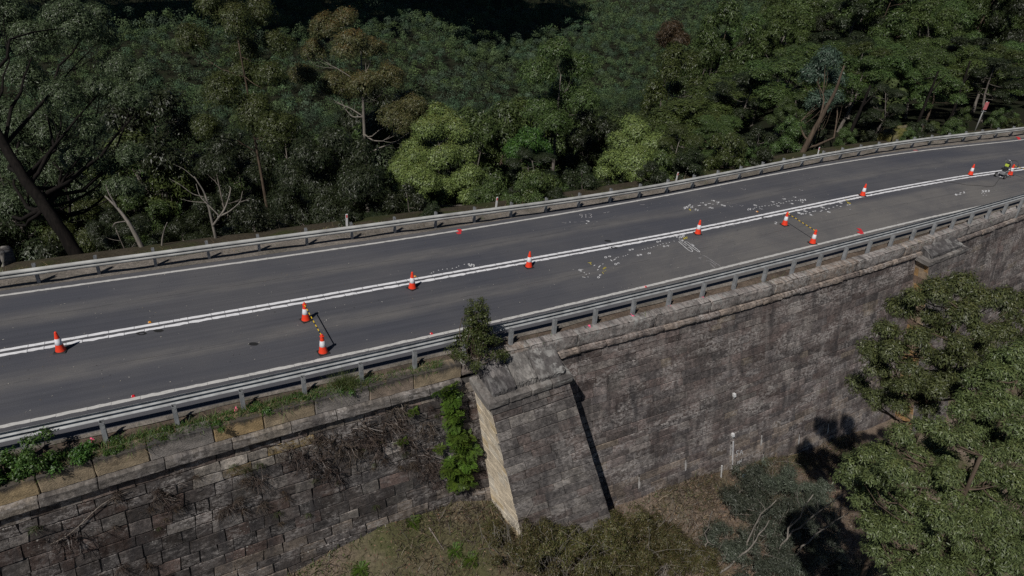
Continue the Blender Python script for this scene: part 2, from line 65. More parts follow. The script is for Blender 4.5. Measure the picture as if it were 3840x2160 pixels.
THICK = [(.9, 2.2, 1.1, 'olive bush by the foot of the pale buttress flank'), (2.3, 2.6, 1.2, 'olive bush before the buttress front, next to the pale flank'), (3.8, 2.4, 1.2, 'olive bush before the middle of the buttress front'), (5.6, 2.0, 1.1, 'olive bush at the right front corner of the buttress'), (7.3, 1.9, 1.2, 'olive bush right of the buttress shadow, nearest the wall'), (7.2, 3.2, 1.1, 'olive bush in the right part of the thicket'), (8.4, 3.2, .9, 'olive bush at the right end of the thicket'), (2.4, 3.9, 1.1, 'olive bush at the bottom edge below the buttress'), (4.6, 4.2, 1.1, 'olive bush in the middle of the bottom edge'), (6.8, 4.6, 1.1, 'olive bush at the bottom edge near the bare earth'), (5.0, 3.1, 1.0, 'olive bush in the heart of the thicket, around grey twigs')]
GREYS = [(11.9, 2.0, .9, 'grey green bush nearest the pair of dark sticks'), (13.4, 1.5, 1.0, 'grey green bush nearest the white stake'), (15.0, 1.7, 1.0, 'grey green bush near the tree shadow at the wall foot'), (16.2, 2.9, .8, 'grey green bush beside the tree shadow, farthest right'), (13.0, 3.2, 1.1, 'grey green bush in the middle behind the bare stems'), (14.6, 3.4, 1.0, 'grey green bush behind the longest bare stem'), (10.4, 3.4, .7, 'low grey green bush on the bare earth by the leftmost bare stem'), (11.4, 4.4, 1.0, 'grey green bush at the foot of the middle bare stem'), (12.8, 4.7, 1.0, 'grey green bush at the foot of the right bare stems'), (14.6, 4.9, 1.0, 'grey green bush between the bare stems and the large leafy crown'), (10.0, 5.5, .8, 'grey green bush at the bottom edge left of the middle bare stem'), (12.3, 6.0, .9, 'grey green bush at the bottom edge below the right bare stems'), (15.6, 6.2, .9, 'grey green bush tucked under the large leafy crown')]
STEMS = [(9.3, 3.9, -.7, .2, 3.4, 'bare stem bending left, leftmost of the group'), (9.5, 3.9, 1.5, .2, 3.0, 'bare stem bowed to the right from the foot of the leftmost one'), (10.6, 4.3, .5, .3, 4.0, 'straight dark bare stem in the middle of the grey green bushes'), (11.7, 4.6, .9, .3, 4.3, 'bare stem right of the middle one, forked at its top'), (12.1, 4.7, 1.8, .3, 4.5, 'longest bare stem, leaning right toward the leafy crown'), (12.4, 4.6, 2.2, .3, 3.2, 'bare stem leaning lowest to the right, crossing the longest one')]


# ------------------------------------------------------------------ small helpers
def tag(o, label=None, cat=None, group=None, kind=None):
    if label: o['label'] = label
    if cat: o['category'] = cat
    if group: o['group'] = group
    if kind: o['kind'] = kind
    return o
def empty(name, loc=(0, 0, 0), rz=0.0, label=None, cat=None, group=None):
    o = bpy.data.objects.new(name, None); COL.objects.link(o)
    o.empty_display_size = 0.3; o.location = loc; o.rotation_euler = (0, 0, rz)
    return tag(o, label, cat, group)
def link_mesh(name, me, parent=None):
    o = bpy.data.objects.new(name, me); COL.objects.link(o)
    if parent is not None: o.parent = parent
    return o
def mesh_np(name, V, F, mats, col=None, uv=None, smooth=False, midx=None):
    """V n x 3, F m x 4 (quads) or a list of index tuples; col m x 3 per face; uv n x 2 per vertex."""
    me = bpy.data.meshes.new(name)
    V = np.asarray(V, np.float32)
    if isinstance(F, np.ndarray):
        m, k = F.shape
        loops = F.reshape(-1).astype(np.int32); starts = np.arange(0, m * k, k, dtype=np.int32); tot = np.full(m, k, np.int32)
    else:
        m = len(F); tot = np.array([len(f) for f in F], np.int32)
        starts = np.concatenate([[0], np.cumsum(tot)[:-1]]).astype(np.int32); loops = np.array([i for f in F for i in f], np.int32)
    me.vertices.add(len(V)); me.vertices.foreach_set('co', V.reshape(-1))
    me.loops.add(len(loops)); me.loops.foreach_set('vertex_index', loops)
    me.polygons.add(m); me.polygons.foreach_set('loop_start', starts); me.polygons.foreach_set('loop_total', tot)
    if midx is not None: me.polygons.foreach_set('material_index', np.asarray(midx, np.int32))
    me.polygons.foreach_set('use_smooth', np.full(m, bool(smooth)))
    if col is not None:
        c = np.ones((m, 4), np.float32); c[:, :3] = col
        a = me.color_attributes.new('Col', 'FLOAT_COLOR', 'CORNER')
        a.data.foreach_set('color', np.repeat(c, tot, axis=0).reshape(-1))
    if uv is not None:
        l = me.uv_layers.new(name='UVMap')
        l.data.foreach_set('uv', np.asarray(uv, np.float32)[loops].reshape(-1))
    for mt in (mats if isinstance(mats, (list, tuple)) else [mats]): me.materials.append(mt)
    me.update(calc_edges=True); me.validate(clean_customdata=False)
    return me
class MB:
    """Collects quads / polygons, with a colour per face, a material slot per face and UVs."""
    def __init__(s): s.V = []; s.F = []; s.C = []; s.M = []; s.U = []; s.n = 0
    def add(s, V, F, c=(1, 1, 1), m=0, uv=None):
        V = np.asarray(V, float).reshape(-1, 3); n = len(V)
        s.V.append(V); s.U.append(np.zeros((n, 2)) if uv is None else np.asarray(uv, float))
        for f in F: s.F.append(tuple(int(i) + s.n for i in f)); s.C.append(c); s.M.append(m)
        s.n += n
    def box(s, lo, hi, c=(1, 1, 1), m=0, M=None, bev=0.0):
        x0, y0, z0 = lo; x1, y1, z1 = hi
        if bev > 0:
            b = min(bev, (x1 - x0) * .45, (y1 - y0) * .45, (z1 - z0) * .45)
            P = []; idx = {}
            for i, (x, sx) in enumerate(((x0, 1), (x1, -1))):
                for j, (y, sy) in enumerate(((y0, 1), (y1, -1))):
                    for k, (z, sz) in enumerate(((z0, 1), (z1, -1))):
                        idx[i, j, k] = len(P)
                        P += [(x, y + sy * b, z + sz * b), (x + sx * b, y, z + sz * b), (x + sx * b, y + sy * b, z)]
            I = lambda i, j, k, a: idx[i, j, k] + a
            F = []
            for i in (0, 1):
                q = [I(i, 0, 0, 0), I(i, 1, 0, 0), I(i, 1, 1, 0), I(i, 0, 1, 0)]; F.append(q if i else q[::-1])
                q = [I(0, i, 0, 1), I(0, i, 1, 1), I(1, i, 1, 1), I(1, i, 0, 1)]; F.append(q if i else q[::-1])
                q = [I(0, 0, i, 2), I(1, 0, i, 2), I(1, 1, i, 2), I(0, 1, i, 2)]; F.append(q if i else q[::-1])
            for i in (0, 1):
                for j in (0, 1):
                    F.append([I(i, j, 0, 0), I(i, j, 0, 1), I(i, j, 1, 1), I(i, j, 1, 0)])
                    F.append([I(i, 0, j, 0), I(i, 0, j, 2), I(i, 1, j, 2), I(i, 1, j, 0)])
                    F.append([I(0, i, j, 1), I(0, i, j, 2), I(1, i, j, 2), I(1, i, j, 1)])
                    for k in (0, 1): F.append([I(i, j, k, 0), I(i, j, k, 1), I(i, j, k, 2)])
            P = np.array(P)
        else:
            P = np.array([(x, y, z) for x in (x0, x1) for y in (y0, y1) for z in (z0, z1)])
            F = [(0, 1, 3, 2), (4, 6, 7, 5), (0, 4, 5, 1), (2, 3, 7, 6), (0, 2, 6, 4), (1, 5, 7, 3)]
        if M is not None: P = P @ np.array(M)[:3, :3].T + np.array(M)[:3, 3]
        s.add(P, F, c, m)
    def tube(s, pts, rad, n=6, c=(1, 1, 1), m=0, cap=True):
        V, F = tube_np(pts, rad, n)
        k = len(pts)
        if cap: F = [tuple(f) for f in F] + [tuple(range(n))[::-1], tuple(range((k - 1) * n, k * n))]
        s.add(V, F, c, m)
    def lathe(s, prof, n=24, c=(1, 1, 1), m=0, at=(0, 0, 0)):
        V = []; F = []
        for r, z in prof:
            for i in range(n):
                a = 2 * PI * i / n; V.append((at[0] + r * math.cos(a), at[1] + r * math.sin(a), at[2] + z))
        for j in range(len(prof) - 1):
            for i in range(n):
                F.append((j * n + i, j * n + (i + 1) % n, (j + 1) * n + (i + 1) % n, (j + 1) * n + i))
        s.add(V, F, c, m)
    def mesh(s, name, mats, smooth=False):
        return mesh_np(name, np.concatenate(s.V), s.F, mats, np.array(s.C, float), np.concatenate(s.U), smooth, s.M)
    def build(s, name, mats, parent=None, smooth=False):
        return link_mesh(name, s.mesh(name, mats, smooth), parent)
def tube_np(pts, rad, n=6):
    P = np.asarray(pts, float); k = len(P)
    rad = np.full(k, rad) if np.isscalar(rad) else np.asarray(rad, float)
    T = np.gradient(P, axis=0); T /= np.linalg.norm(T, axis=1)[:, None] + 1e-9
    ref = np.array([0, 0, 1.0]) if abs(T[0, 2]) < 0.8 else np.array([1.0, 0, 0])
    A = np.cross(T, ref); A /= np.linalg.norm(A, axis=1)[:, None] + 1e-9
    B = np.cross(T, A)
    a = np.arange(n) * 2 * PI / n
    V = P[:, None] + rad[:, None, None] * (np.cos(a)[None, :, None] * A[:, None] + np.sin(a)[None, :, None] * B[:, None])
    i, j = np.meshgrid(np.arange(k - 1), np.arange(n), indexing='ij'); i = i.ravel(); j = j.ravel()
    F = np.stack([i * n + j, i * n + (j + 1) % n, (i + 1) * n + (j + 1) % n, (i + 1) * n + j], 1)
    return V.reshape(-1, 3), F
def snoise(x, y, s=1.0, seed=0.0):
    """cheap smooth noise from sines, about -1..1"""
    x = np.asarray(x) / s; y = np.asarray(y) / s
    return (np.sin(x * 1.3 + y * .7 + 1.7 + seed) + np.sin(-x * .8 + y * 1.9 + .3 + seed * 2) * .8 + np.sin(x * 2.7 + y * 2.1 + seed * 3 + 4.) * .5 + np.sin(x * 4.1 - y * 3.7 + seed) * .3) / 2.0
def curve(pts, sig=3.0):
    """a table y(x), smoothed and carried on straight past both ends"""
    p = np.array(pts, float); xs = np.arange(-80, 140, 0.5)
    s0 = np.polyfit(p[:3, 0], p[:3, 1], 1)[0]; s1 = np.polyfit(p[-3:, 0], p[-3:, 1], 1)[0]
    ys = np.interp(xs, p[:, 0], p[:, 1])
    ys = np.where(xs < p[0, 0], p[0, 1] + (xs - p[0, 0]) * s0, ys); ys = np.where(xs > p[-1, 0], p[-1, 1] + (xs - p[-1, 0]) * s1, ys)
    k = int(3 * sig / .5); w = np.exp(-.5 * (np.arange(-k, k + 1) * .5 / sig) ** 2); w /= w.sum()
    pad = np.concatenate([ys[0] - (ys[1] - ys[0]) * np.arange(k, 0, -1), ys, ys[-1] + (ys[-1] - ys[-2]) * np.arange(1, k + 1)])
    return xs, np.convolve(pad, w, 'valid')
class Curve:
    def __init__(s, pts, sig=3.0): s.xs, s.ys = curve(pts, sig)
    def y(s, x): return np.interp(x, s.xs, s.ys)
    def sl(s, x): return (s.y(np.asarray(x) + .5) - s.y(np.asarray(x) - .5))
    def frame(s, x):
        """unit tangent and unit normal (towards the far side)"""
        k = s.sl(x); L = np.sqrt(1 + k * k); return np.stack([1 / L, k / L], -1), np.stack([-k / L, 1 / L], -1)
    def off(s, x, o):
        t, n = s.frame(x); return np.stack([np.asarray(x) + n[..., 0] * o, s.y(x) + n[..., 1] * o], -1)
    def sample(s, x0, x1, step):
        """x values at equal distances along the curve"""
        xs = np.linspace(x0, x1, 4000); d = np.concatenate([[0], np.cumsum(np.hypot(np.diff(xs), np.diff(s.y(xs))))])
        return np.interp(np.arange(0, d[-1], step), d, xs)
cCL, cNEAR, cFAR, cFR = Curve(CL), Curve(NEAR), Curve(FAR), Curve(FRAIL, 3.5)
cNR = Curve([(x, .00137 * x * x + .57327 * x + 20.4024) for x in np.linspace(-14, 32, 20)], 1.0)
_p4 = [-2.865273931896051e-06, 0.00018414089056895873, -0.0007482679511625264, 0.5635397410965296, 19.78137198136677]
cPAR = Curve([(x, float(np.polyval(_p4, x))) for x in np.linspace(-13, 30, 40)], 1.0)

# ------------------------------------------------------------------ materials
def nodes(name):
    m = bpy.data.materials.new(name); m.use_nodes = True
    nt = m.node_tree; nt.nodes.clear()
    o = nt.nodes.new('ShaderNodeOutputMaterial'); b = nt.nodes.new('ShaderNodeBsdfPrincipled')
    nt.links.new(b.outputs[0], o.inputs[0])
    return m, nt, b
class N:
    def __init__(s, nt): s.nt = nt
    def put(s, sock, v):
        if hasattr(v, 'is_output'): s.nt.links.new(v, sock)
        elif isinstance(v, (tuple, list)): sock.default_value = tuple(v) + ((1,) if len(v) == 3 and len(sock.default_value) == 4 else ())
        else: sock.default_value = v
    def node(s, t, ins=None, **kw):
        n = s.nt.nodes.new(t)
        for k, v in kw.items(): setattr(n, k, v)
        for k, v in (ins or {}).items(): s.put(n.inputs[k], v)
        return n
    def math(s, op, a, b=0.0, c=None, clamp=False):
        n = s.node('ShaderNodeMath', {0: a, 1: b}, operation=op); n.use_clamp = clamp
        if c is not None: s.put(n.inputs[2], c)
        return n.outputs[0]
    def noise(s, scale, vec=None, detail=4.0, rough=0.55, dist=0.0):
        n = s.node('ShaderNodeTexNoise', {'Scale': scale, 'Detail': detail, 'Roughness': rough, 'Distortion': dist})
        if vec is not None: s.put(n.inputs['Vector'], vec)
        return n.outputs['Fac']
    def voro(s, scale, vec=None, out='Distance', feature='F1'):
        n = s.node('ShaderNodeTexVoronoi', {'Scale': scale}, feature=feature)
        if vec is not None: s.put(n.inputs['Vector'], vec)
        return n.outputs[out]
    def ramp(s, v, stops):
        n = s.node('ShaderNodeValToRGB', {0: v}); e = n.color_ramp.elements
        while len(e) < len(stops): e.new(0.5)
        for el, (p, c) in zip(e, stops):
            el.position = p; el.color = (c, c, c, 1) if np.isscalar(c) else tuple(c) + (1,)
        return n.outputs[0]
    def mix(s, f, a, b, mode='MIX'):
        n = s.node('ShaderNodeMix', data_type='RGBA', blend_type=mode)
        s.put(n.inputs[0], f); s.put(n.inputs[6], a); s.put(n.inputs[7], b); return n.outputs[2]
    def col(s): return s.node('ShaderNodeVertexColor', layer_name='Col').outputs[0]
    def uv(s, sx=1.0, sy=1.0):
        t = s.node('ShaderNodeUVMap').outputs[0]
        return s.node('ShaderNodeMapping', {'Vector': t, 'Scale': (sx, sy, 1)}).outputs[0]
    def pos(s): return s.node('ShaderNodeNewGeometry').outputs['Position']
    def sep(s, v): return s.node('ShaderNodeSeparateXYZ', {0: v}).outputs
    def bump(s, h, strength=.5, dist=.02, nrm=None):
        n = s.node('ShaderNodeBump', {'Height': h, 'Strength': strength, 'Distance': dist})
        if nrm is not None: s.put(n.inputs['Normal'], nrm)
        return n.outputs[0]
def plain(name, c, rough=.6, metal=0.0, spec=.5, var=0.0, scale=8.0, bump=0.0):
    m, nt, b = nodes(name); q = N(nt)
    if var:
        f = q.noise(scale, q.node('ShaderNodeTexCoord').outputs['Object'], 5)
        q.put(b.inputs['Base Color'], q.mix(q.ramp(f, [(.3, 0.0), (.7, 1.0)]), tuple(x * (1 - var) for x in c), tuple(min(1, x * (1 + var)) for x in c)))
        if bump: q.put(b.inputs['Normal'], q.bump(f, bump, .01))
    else: q.put(b.inputs['Base Color'], c)
    q.put(b.inputs['Roughness'], rough); q.put(b.inputs['Metallic'], metal); q.put(b.inputs['Specular IOR Level'], spec)
    return m
def leaf_mat(name, spec=.5, rough=.42, vary=.25):
    m, nt, b = nodes(name); q = N(nt)
    c = q.col(); r = q.node('ShaderNodeObjectInfo').outputs['Random']
    h = q.node('ShaderNodeHueSaturation', {'Hue': q.math('MULTIPLY_ADD', r, .03, .485), 'Saturation': 1.0, 'Value': q.math('MULTIPLY_ADD', r, vary * 2, 1 - vary), 'Color': c}).outputs[0]
    q.put(b.inputs['Base Color'], h); q.put(b.inputs['Roughness'], rough); q.put(b.inputs['Specular IOR Level'], spec)
    t = q.node('ShaderNodeBsdfTranslucent', {0: h}).outputs[0]
    mx = q.node('ShaderNodeMixShader', {0: .06, 1: b.outputs[0], 2: t}).outputs[0]
    nt.links.new(mx, [n for n in nt.nodes if n.type == 'OUTPUT_MATERIAL'][0].inputs[0])
    return m
M = {}
M['leaf'] = leaf_mat('leaf', .38, .46)
M['leaf_far'] = leaf_mat('leaf_far', .2, .7, .3)
def bark_mat():
    m, nt, b = nodes('bark'); q = N(nt)
    o = q.node('ShaderNodeTexCoord').outputs['Object']
    st = q.node('ShaderNodeMapping', {'Vector': o, 'Scale': (6, 6, .9)}).outputs[0]
    f = q.noise(1.6, st, 6, .65)
    c = q.mix(q.ramp(f, [(.32, 0.), (.68, 1.)]), (.45, .45, .45), (1.35, 1.3, 1.25))
    q.put(b.inputs['Base Color'], q.mix(1.0, q.col(), c, 'MULTIPLY')); q.put(b.inputs['Roughness'], .9); q.put(b.inputs['Specular IOR Level'], .12)
    q.put(b.inputs['Normal'], q.bump(f, .6, .03)); return m
M['bark'] = bark_mat()
def stone_mat(name, pale=.5, streak=.5, lichen=.5, grain=1.0):
    m, nt, b = nodes(name); q = N(nt)
    uv = q.uv(); base = q.col()
    big = q.noise(.45, uv, 5, .6); mid = q.noise(2.6, uv, 6, .65); fine = q.noise(22, uv, 5, .7)
    stv = q.uv(2.2, .22); st = q.noise(1.0, stv, 6, .6, .4)
    c = q.mix(q.ramp(mid, [(.3, 0.), (.72, 1.)]), (.62, .61, .62), (1.3, 1.27, 1.24))
    c = q.mix(1.0, base, c, 'MULTIPLY')
    c = q.mix(1.0, c, q.mix(q.ramp(q.noise(6.5, q.uv(1.0, 1.1), 6, .8), [(.36, 0.), (.62, 1.)]), tuple(1 - .56 * grain for _ in 'rgb'), (1 + .6 * grain, 1 + .57 * grain, 1 + .55 * grain)), 'MULTIPLY')
    # broad dark and pale weathering that ignores the joints, then lime run-off stretched down the wall
    wz = q.noise(.8, q.uv(.8, .75), 9, .78, .3)
    c = q.mix(q.math('MULTIPLY', q.ramp(wz, [(.36, 1.), (.5, 0.)]), .62 * grain), c, (.056, .050, .050))
    sc = q.math('MULTIPLY', q.ramp(q.noise(.75, q.uv(.7, 1.4), 6, .68, .2), [(.47, 0.), (.60, 1.)]), q.ramp(q.noise(7, q.uv(.9, 1.2), 6, .8), [(.47, .0), (.54, 1.)]))
    c = q.mix(q.math('MULTIPLY', sc, pale), c, (.42, .385, .365))
    f = q.math('MULTIPLY', q.ramp(st, [(.52, 0.), (.72, 1.)]), q.ramp(big, [(.4, 0.), (.62, 1.)]))
    f = q.math('MULTIPLY', f, q.ramp(fine, [(.42, .1), (.56, 1.)]))
    c = q.mix(q.math('MULTIPLY', f, pale), c, (.36, .335, .315))
    # black biofilm, also running down
    stv2 = q.uv(1.4, .3); s2 = q.noise(1.3, stv2, 5, .65, .3)
    g = q.math('MULTIPLY', q.ramp(s2, [(.5, 0.), (.68, 1.)]), streak)
    c = q.mix(g, c, (.045, .042, .044))
    # lichen flecks
    v = q.voro(9.0, uv); w = q.noise(1.1, uv, 3)
    l = q.math('MULTIPLY', q.ramp(v, [(.12, 1.), (.22, 0.)]), q.ramp(w, [(.5, 0.), (.66, lichen)]))
    l2 = q.math('MULTIPLY', q.ramp(q.noise(14, uv, 4, .7), [(.6, 0.), (.7, 1.)]), q.ramp(q.noise(.8, uv, 4), [(.45, 0.), (.7, lichen)]))
    c = q.mix(q.math('MAXIMUM', l, l2), c, (.40, .39, .36))
    if grain > 1.05:
        rz = q.math('MULTIPLY', q.ramp(q.noise(5., uv, 6, .75), [(.5, 0.), (.56, 1.)]), q.ramp(q.noise(1.6, uv, 4), [(.4, .15), (.6, .9)]))
        c = q.mix(rz, c, (.34, .335, .32))
    q.put(b.inputs['Base Color'], c); q.put(b.inputs['Roughness'], .93); q.put(b.inputs['Specular IOR Level'], .2)
    h = q.math('ADD', q.math('MULTIPLY', mid, 1.0), q.math('MULTIPLY', fine, .55))
    q.put(b.inputs['Normal'], q.bump(h, .8, .035)); return m
M['stone'] = stone_mat('weathered_sandstone', .85, .75, .6)
M['stone_left'] = stone_mat('dark_sandstone', .7, .8, .75)
M['stone_pale'] = stone_mat('clean_sandstone', .1, .08, .1, .25)
M['pale_joint'] = plain('pale_joint', (.58, .50, .39), .95, var=.3, scale=2)
M['stone_cap'] = stone_mat('lichen_sandstone', 1.0, .8, 1.2, 1.1)
def parapet_mat():
    m, nt, b = nodes('parapet_sandstone'); q = N(nt)
    uv = q.uv(); base = q.col(); s = q.sep(uv)
    mid = q.noise(3.0, uv, 6, .65); peck = q.noise(16, q.uv(1.0, 1.6), 4, .6); st = q.noise(1.4, q.uv(2.0, .25), 5, .65, .5)
    c = q.mix(1.0, base, q.mix(q.ramp(mid, [(.3, 0.), (.7, 1.)]), (.7, .7, .7), (1.25, 1.23, 1.2)), 'MULTIPLY')
    # black growth that has run down from the top arris: v = metres below the top
    run = q.math('ADD', q.math('MULTIPLY', s[1], -2.7), q.math('MULTIPLY', st, 1.75))
    c = q.mix(q.ramp(run, [(.26, 0.), (.75, .9)]), c, (.05, .047, .046))
    fl = q.math('MULTIPLY', q.ramp(q.voro(11, uv), [(.1, 1.), (.18, 0.)]), q.ramp(q.noise(2, uv), [(.55, 0.), (.7, .7)]))
    c = q.mix(fl, c, (.4, .4, .38))
    q.put(b.inputs['Base Color'], c); q.put(b.inputs['Roughness'], .92); q.put(b.inputs['Specular IOR Level'], .2)
    q.put(b.inputs['Normal'], q.bump(q.math('ADD', peck, q.math('MULTIPLY', mid, .6)), .55, .04)); return m
M['parapet'] = parapet_mat()
M['mortar'] = plain('mortar', (.12, .11, .10), .95, var=.95, scale=1.1)
M['joint_dark'] = plain('joint', (.035, .031, .03), .95, var=.6, scale=2)
def asphalt_mat():
    m, nt, b = nodes('asphalt'); q = N(nt)
    uv = q.uv(); s = q.sep(uv); pos = q.pos()
    v = q.math('ADD', s[1], q.math('MULTIPLY', q.math('SUBTRACT', q.noise(.25, pos, 3), .5), .16))
    fine = q.noise(34, pos, 3, .8); med = q.noise(1.3, q.uv(.35, 3.2), 6, .65); big = q.noise(.16, pos, 4)
    # v: 0 near edge line, 1 centre lines, 2 far edge line; polished blue-grey wheel tracks, dusty brown between
    band = q.ramp(q.math('MULTIPLY', v, .5), [(0.0, .35), (.04, .3), (.09, .0), (.17, .0), (.235, .9), (.29, .75), (.36, 0.), (.44, .0), (.5, .3), (.56, .0), (.67, .0), (.735, .8), (.79, .65), (.86, .0), (.95, .0), (1.0, .45)])
    patch = q.math('MULTIPLY', q.ramp(q.noise(.11, pos, 4, .6), [(.42, 0.), (.6, 1.)]), 1.0)
    px = q.math('MULTIPLY', q.ramp(q.math('MULTIPLY_ADD', s[0], .02, .5), [(.56, 0.), (.66, 1.)]), q.ramp(q.math('MULTIPLY', v, .5), [(.0, 1.), (.36, 1.), (.45, 0.)]))
    patch = q.math('MAXIMUM', q.math('MULTIPLY', patch, .35), q.math('MULTIPLY', px, q.ramp(q.noise(.5, q.uv(.5, 2.2), 6, .65, .6), [(.34, .45), (.58, 1.)])))
    dust = q.math('MAXIMUM', q.math('MULTIPLY', band, q.ramp(med, [(.28, .25), (.62, 1.)])), patch)
    c = q.mix(dust, (.066, .069, .083), (.150, .143, .137))
    c = q.mix(q.ramp(big, [(.35, 0.), (.7, .3)]), c, (.056, .058, .068))
    c = q.mix(1.0, c, q.mix(q.ramp(fine, [(.3, 0.), (.7, 1.)]), (.7, .7, .7), (1.3, 1.3, 1.3)), 'MULTIPLY')
    stk = q.noise(1.0, q.uv(.09, 26.), 5, .7)
    c = q.mix(1.0, c, q.mix(q.ramp(stk, [(.3, 0.), (.7, 1.)]), (.86, .86, .87), (1.14, 1.13, 1.12)), 'MULTIPLY')
    seam = q.math('ABSOLUTE', q.math('SUBTRACT', q.math('ADD', q.math('FRACT', s[1]), q.math('MULTIPLY', q.math('SUBTRACT', q.noise(.5, pos, 5, .7), .5), .07)), .52))
    sm = q.math('MULTIPLY', q.ramp(seam, [(.0, 1.), (.006, 0.)]), q.ramp(q.noise(.8, pos, 4), [(.42, 0.), (.55, .7)]))
    c = q.mix(sm, c, (.035, .034, .035))
    sp = q.math('MULTIPLY', q.ramp(q.voro(2.6, pos), [(.035, 1.), (.06, 0.)]), q.ramp(q.noise(.9, pos, 3), [(.48, 0.), (.6, .8)]))
    c = q.mix(sp, c, (.34, .32, .29))
    dk = q.math('MULTIPLY', q.ramp(q.voro(1.7, pos), [(.04, 1.), (.07, 0.)]), q.ramp(q.noise(.6, pos, 3), [(.5, 0.), (.62, .7)]))
    c = q.mix(dk, c, (.025, .024, .024))
    q.put(b.inputs['Base Color'], c); q.put(b.inputs['Roughness'], .82); q.put(b.inputs['Specular IOR Level'], .3)
    q.put(b.inputs['Normal'], q.bump(fine, .35, .008)); return m
M['asphalt'] = asphalt_mat()
def paint_mat(name, c, worn=.35, under=(.08, .08, .088), scale=9.0):
    m, nt, b = nodes(name); q = N(nt); pos = q.pos()
    f = q.noise(scale, pos, 6, .75); g = q.noise(1.1, pos, 3)
    w = q.math('MULTIPLY', q.ramp(f, [(.52, 0.), (.66, 1.)]), q.ramp(g, [(.35, worn * .3), (.65, worn)]))
    q.put(b.inputs['Base Color'], q.mix(w, q.mix(q.ramp(q.noise(3., pos, 4), [(.3, 0.), (.7, 1.)]), tuple(x * .86 for x in c), c), under))
    q.put(b.inputs['Roughness'], .7); return m
M['line_white'] = paint_mat('line_paint_white', (.82, .82, .84), .3)
M['edge_white'] = paint_mat('edge_paint_white', (.56, .55, .53), .8, (.2, .19, .175))
M['survey_white'] = paint_mat('survey_paint_white', (.66, .66, .67), .45, scale=16.)
M['survey_faint'] = paint_mat('survey_paint_faint', (.36, .35, .36), .7)
M['survey_yellow'] = paint_mat('survey_paint_yellow', (.55, .45, .06), .4)
M['survey_red'] = paint_mat('survey_paint_red', (.62, .03, .04), .25)
M['survey_red_faint'] = paint_mat('survey_paint_red_faint', (.32, .12, .12), .6, (.16, .15, .15))
def ground_mat(name, cols, scale=.6, leafy=.5):
    m, nt, b = nodes(name); q = N(nt); pos = q.pos()
    a = q.noise(scale, pos, 6, .65); f = q.noise(9, pos, 6, .75); h = q.noise(scale * .37, pos, 4)
    c = q.mix(q.ramp(a, [(.36, 0.), (.64, 1.)]), cols[0], cols[1])
    c = q.mix(q.ramp(h, [(.48, 0.), (.62, 1.)]), c, cols[2])
    c = q.mix(1.0, c, q.mix(q.ramp(f, [(.3, 0.), (.7, 1.)]), (.5, .5, .5), (1.5, 1.45, 1.4)), 'MULTIPLY')
    l = q.math('MULTIPLY', q.ramp(q.voro(12, pos), [(.12, 1.), (.2, 0.)]), q.ramp(q.noise(2.1, pos, 3), [(.45, 0.), (.62, leafy)]))
    c = q.mix(l, c, cols[3])
    q.put(b.inputs['Base Color'], c); q.put(b.inputs['Roughness'], .95); q.put(b.inputs['Specular IOR Level'], .15)
    q.put(b.inputs['Normal'], q.bump(f, .9, .06)); return m
M['verge'] = ground_mat('verge_soil', [(.10, .075, .06), (.15, .12, .095), (.075, .06, .05), (.3, .25, .2)], 1.2)
M['shoulder'] = ground_mat('gritty_shoulder', [(.17, .155, .14), (.22, .2, .18), (.13, .12, .105), (.32, .3, .27)], 1.4, .3)
M['slope'] = ground_mat('dry_slope_soil', [(.135, .105, .082), (.20, .16, .13), (.085, .085, .042), (.34, .27, .2)], .55, .9)
M['litter'] = ground_mat('forest_litter', [(.013, .015, .008), (.018, .018, .010), (.014, .019, .008), (.03, .028, .018)], .5, .3)  # near-black colours put the deep canopy shade into the litter itself
M['far_soil'] = ground_mat('dark_mossy_soil', [(.045, .038, .026), (.065, .055, .04), (.04, .046, .018), (.12, .10, .07)], 1.3, .5)  # darker soil colours with a mossy green tone
M['mossy'] = ground_mat('mossy_rock', [(.09, .095, .02), (.14, .13, .05), (.16, .14, .11), (.2, .19, .15)], 1.4, .4)
M['steel'] = plain('galvanised_steel', (.36, .37, .375), .6, .25, .5, .28, 3.0)
M['steel_old'] = plain('weathered_galvanised_steel', (.40, .40, .385), .65, .15, .4, .35, 1.2)
M['post'] = plain('galvanised_post', (.30, .31, .32), .6, .35, .4, .3, 5.0)
M['orange'] = plain('cone_orange', (.86, .055, .018), .45, 0, .5, .08, 6)
M['collar'] = plain('cone_reflective_white', (.80, .80, .83), .4, 0, .5, .05, 9)
M['rubber'] = plain('black_rubber', (.018, .018, .018), .65, 0, .4)
M['black'] = plain('black_plastic', (.02, .02, .021), .4)
M['yellow'] = plain('bar_yellow', (.72, .48, .02), .45)
M['white'] = plain('white_plastic', (.72, .72, .72), .5, var=.1)
M['red'] = plain('red_reflector', (.65, .02, .03), .3)
M['sign_red'] = plain('faded_red_sign', (.58, .17, .18), .6, var=.18, scale=5)
M['pole_grey'] = plain('grey_sign_pole', (.34, .34, .32), .6, .2, var=.2)
M['pink'] = plain('pink_survey_ribbon', (.80, .10, .22), .6)
M['amber'] = plain('amber_marker', (.75, .30, .02), .35)
M['silver'] = plain('cast_aluminium', (.5, .5, .51), .4, .7, var=.2)
M['lime'] = plain('lime_label', (.55, .68, .08), .5)
M['blue'] = plain('pale_blue_plastic', (.25, .45, .62), .5)
M['hole'] = plain('dark_weep_hole', (.008, .008, .008), .9)
M['limewash'] = plain('lime_streak', (.42, .40, .38), .9, var=.35, scale=7)
M['wood'] = plain('dead_wood', (.20, .17, .145), .85, var=.4, scale=12)

